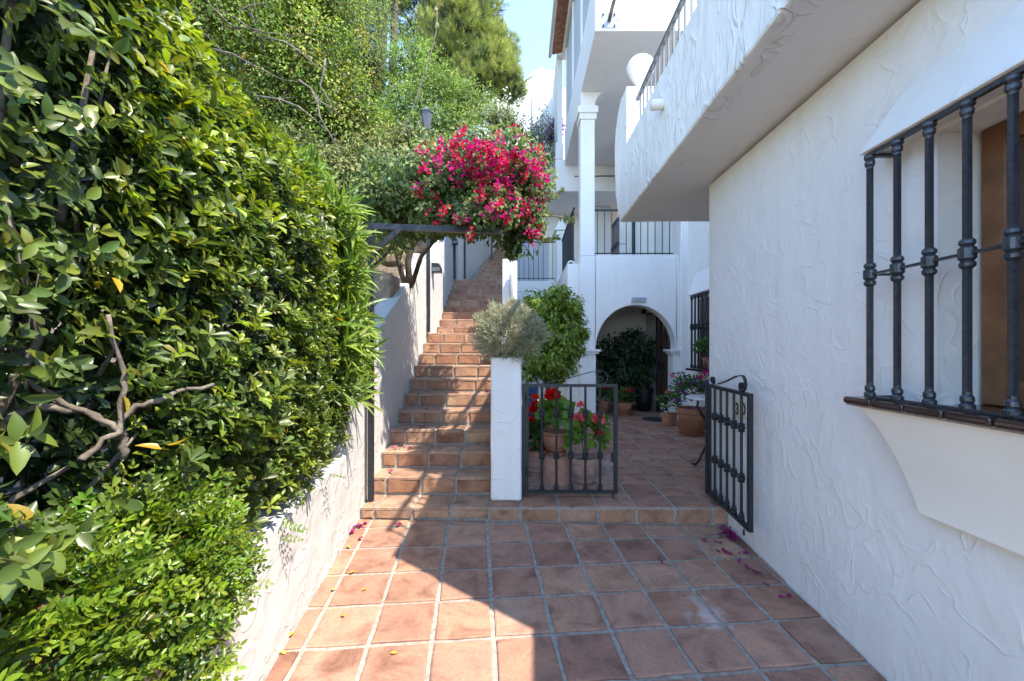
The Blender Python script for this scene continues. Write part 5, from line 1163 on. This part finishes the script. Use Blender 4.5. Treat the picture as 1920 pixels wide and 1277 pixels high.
# ---------------------------------------------------------------- fallen petals and leaves
def petal_mesh(seed, r=.02):
    g_ = random.Random(seed); n = 9; vs = [(0, 0, .004)]
    for k in range(n):
        a = 2 * pi * k / n; q = r * (1 + .25 * g_.uniform(-1, 1)) * (.8 + .2 * abs(cos(a))); vs.append((q * cos(a), q * .8 * sin(a), .004 + g_.uniform(.001, .014)))
    me = bpy.data.meshes.new('petal'); me.from_pydata(vs, [], [(0, 1 + k, 1 + (k + 1) % n) for k in range(n)]); me.update(); me.materials.append(M['petal']); return me
PM = [petal_mesh(k) for k in range(6)]
def ground_at(u, v):
    """where the pixel ray meets the patio"""
    dx, dz = (u - CU) / F, -(v - CV) / F; Yq = CZ / (.0535 - .0208 * dx - dz); return Vector((dx * Yq, Yq, floor_z(dx * Yq, Yq) + .008))
def petal(p, lab, grp, s=1.0):
    o = bpy.data.objects.new('fallen_petal', rnd.choice(PM)); COL.objects.link(o); o.location = p; o.rotation_euler = (rnd.uniform(-.25, .25), rnd.uniform(-.25, .25), rnd.uniform(0, 6.28)); o.scale = (s, s, s); tag(o, lab, 'petal', grp)
LR = 'magenta bougainvillea petal fallen on the patio by the right wall'
for (u, v) in ((1341, 1019), (1352, 1021), (1346, 1037), (1356, 1036), (1362, 1039), (1372, 1043), (1386, 1040), (1399, 1042), (1386, 1055), (1400, 1067), (1413, 1075), (1424, 1078), (1437, 1101), (1467, 1124), (1480, 1122), (1321, 1016), (1240, 1057), (1357, 990)): petal(ground_at(u, v), LR if v < 1060 else ('magenta petal lying alone on the right tiles nearest the camera' if v > 1110 else 'magenta petal in the trail along the right wall below the heap'), 'petals on the patio by the right wall', rnd.uniform(.8, 1.25))
for k in range(26):
    t_ = rnd.uniform(0, 1); p = ground_at(1352 + 30 * t_ + rnd.uniform(-8, 8), 1000 + 16 * t_ + rnd.uniform(-7, 6)); p.x = min(p.x, HX - .025); p.z += rnd.uniform(0, .018); petal(p, 'magenta petal in the small heap against the right wall', 'petals heaped by the right wall', rnd.uniform(.9, 1.3))
for (u, v) in ((676, 990), (680, 993), (685, 985), (674, 989), (657, 1003), (661, 1001), (676, 1013), (631, 1042), (748, 987), (664, 991)): petal(ground_at(u, v), 'magenta petal fallen on the patio by the left wall', 'petals on the patio by the left wall', rnd.uniform(.8, 1.3))
ORD = ('first', 'second', 'third', 'fourth', 'fifth', 'sixth', 'seventh', 'eighth', 'ninth', 'tenth', 'eleventh')
for (u, v, k) in ((737, 839, 2), (741, 843, 2), (752, 838, 2), (757, 840, 2), (768, 843, 2), (731, 886, 1), (735, 886, 1), (790, 802, 3), (795, 801, 3), (799, 771, 4), (880, 768, 4), (700, 920, 0), (801, 740, 5), (843, 740, 5), (850, 739, 5), (912, 739, 5), (915, 740, 5), (782, 709, 6), (825, 711, 6), (787, 685, 7), (903, 684, 7), (824, 662, 8), (846, 662, 8), (877, 663, 8), (794, 664, 8), (816, 641, 9), (826, 622, 10)):
    zt = TZ + RISE * k; Yq = STEP_Y + RUN * k + .15
    if v > CV + 12: Yq = (CZ - zt) * F / (v - CV)
    Yq = min(max(Yq, STEP_Y + RUN * k + .03), STEP_Y + RUN * (k + 1) - .03); petal(Vector((max(pxX(u, Yq), stair_x(Yq) + .04), Yq, zt + .006)), 'magenta petal on the %s tread up the stairs, %s' % (ORD[k], 'by the stair wall' if u < 775 else ('near the pillar side' if u > 868 else 'in the middle')), 'petals on the stairs', rnd.uniform(.9, 1.3))
for (u, v) in ((1171, 836), (1183, 857), (1254, 851), (1157, 868), (1128, 833)):
    Yq = (CZ - TZ) * F / (v - CV); petal(Vector((pxX(u, Yq), Yq, TZ + .007)), 'magenta petal fallen on the raised terrace tiles', 'petals on the terrace')
for k in range(12):
    petal(Vector((stair_x(8) + rnd.uniform(.1, .5), 7.40 + RUN * (k % 4) + .12, TZ + RISE * (11 + k % 4) + .006)), 'magenta petal fallen on the upper stair flight', 'petals on the upper stairs')
lm = bpy.data.meshes.new('fallen_leaf'); lm.from_pydata([(v[0] * .035 - .017, v[1] * .022, v[2] * .03 + .006) for v in T_OVATE[0]], [], T_OVATE[1]); lm.update(); lm.materials.append(M['dryleaf'])
for (u, v) in ((660, 1076), (626, 1108), (682, 1109), (546, 1194), (531, 1228), (739, 1229), (643, 1158), (1366, 1052), (653, 1028)):
    o = bpy.data.objects.new('fallen_leaf', lm); COL.objects.link(o); o.location = ground_at(u, v); o.rotation_euler = (0, 0, rnd.uniform(0, 6.28)); tag(o, 'small yellow leaf fallen on the patio tiles', 'leaf', 'yellow leaves on the patio')
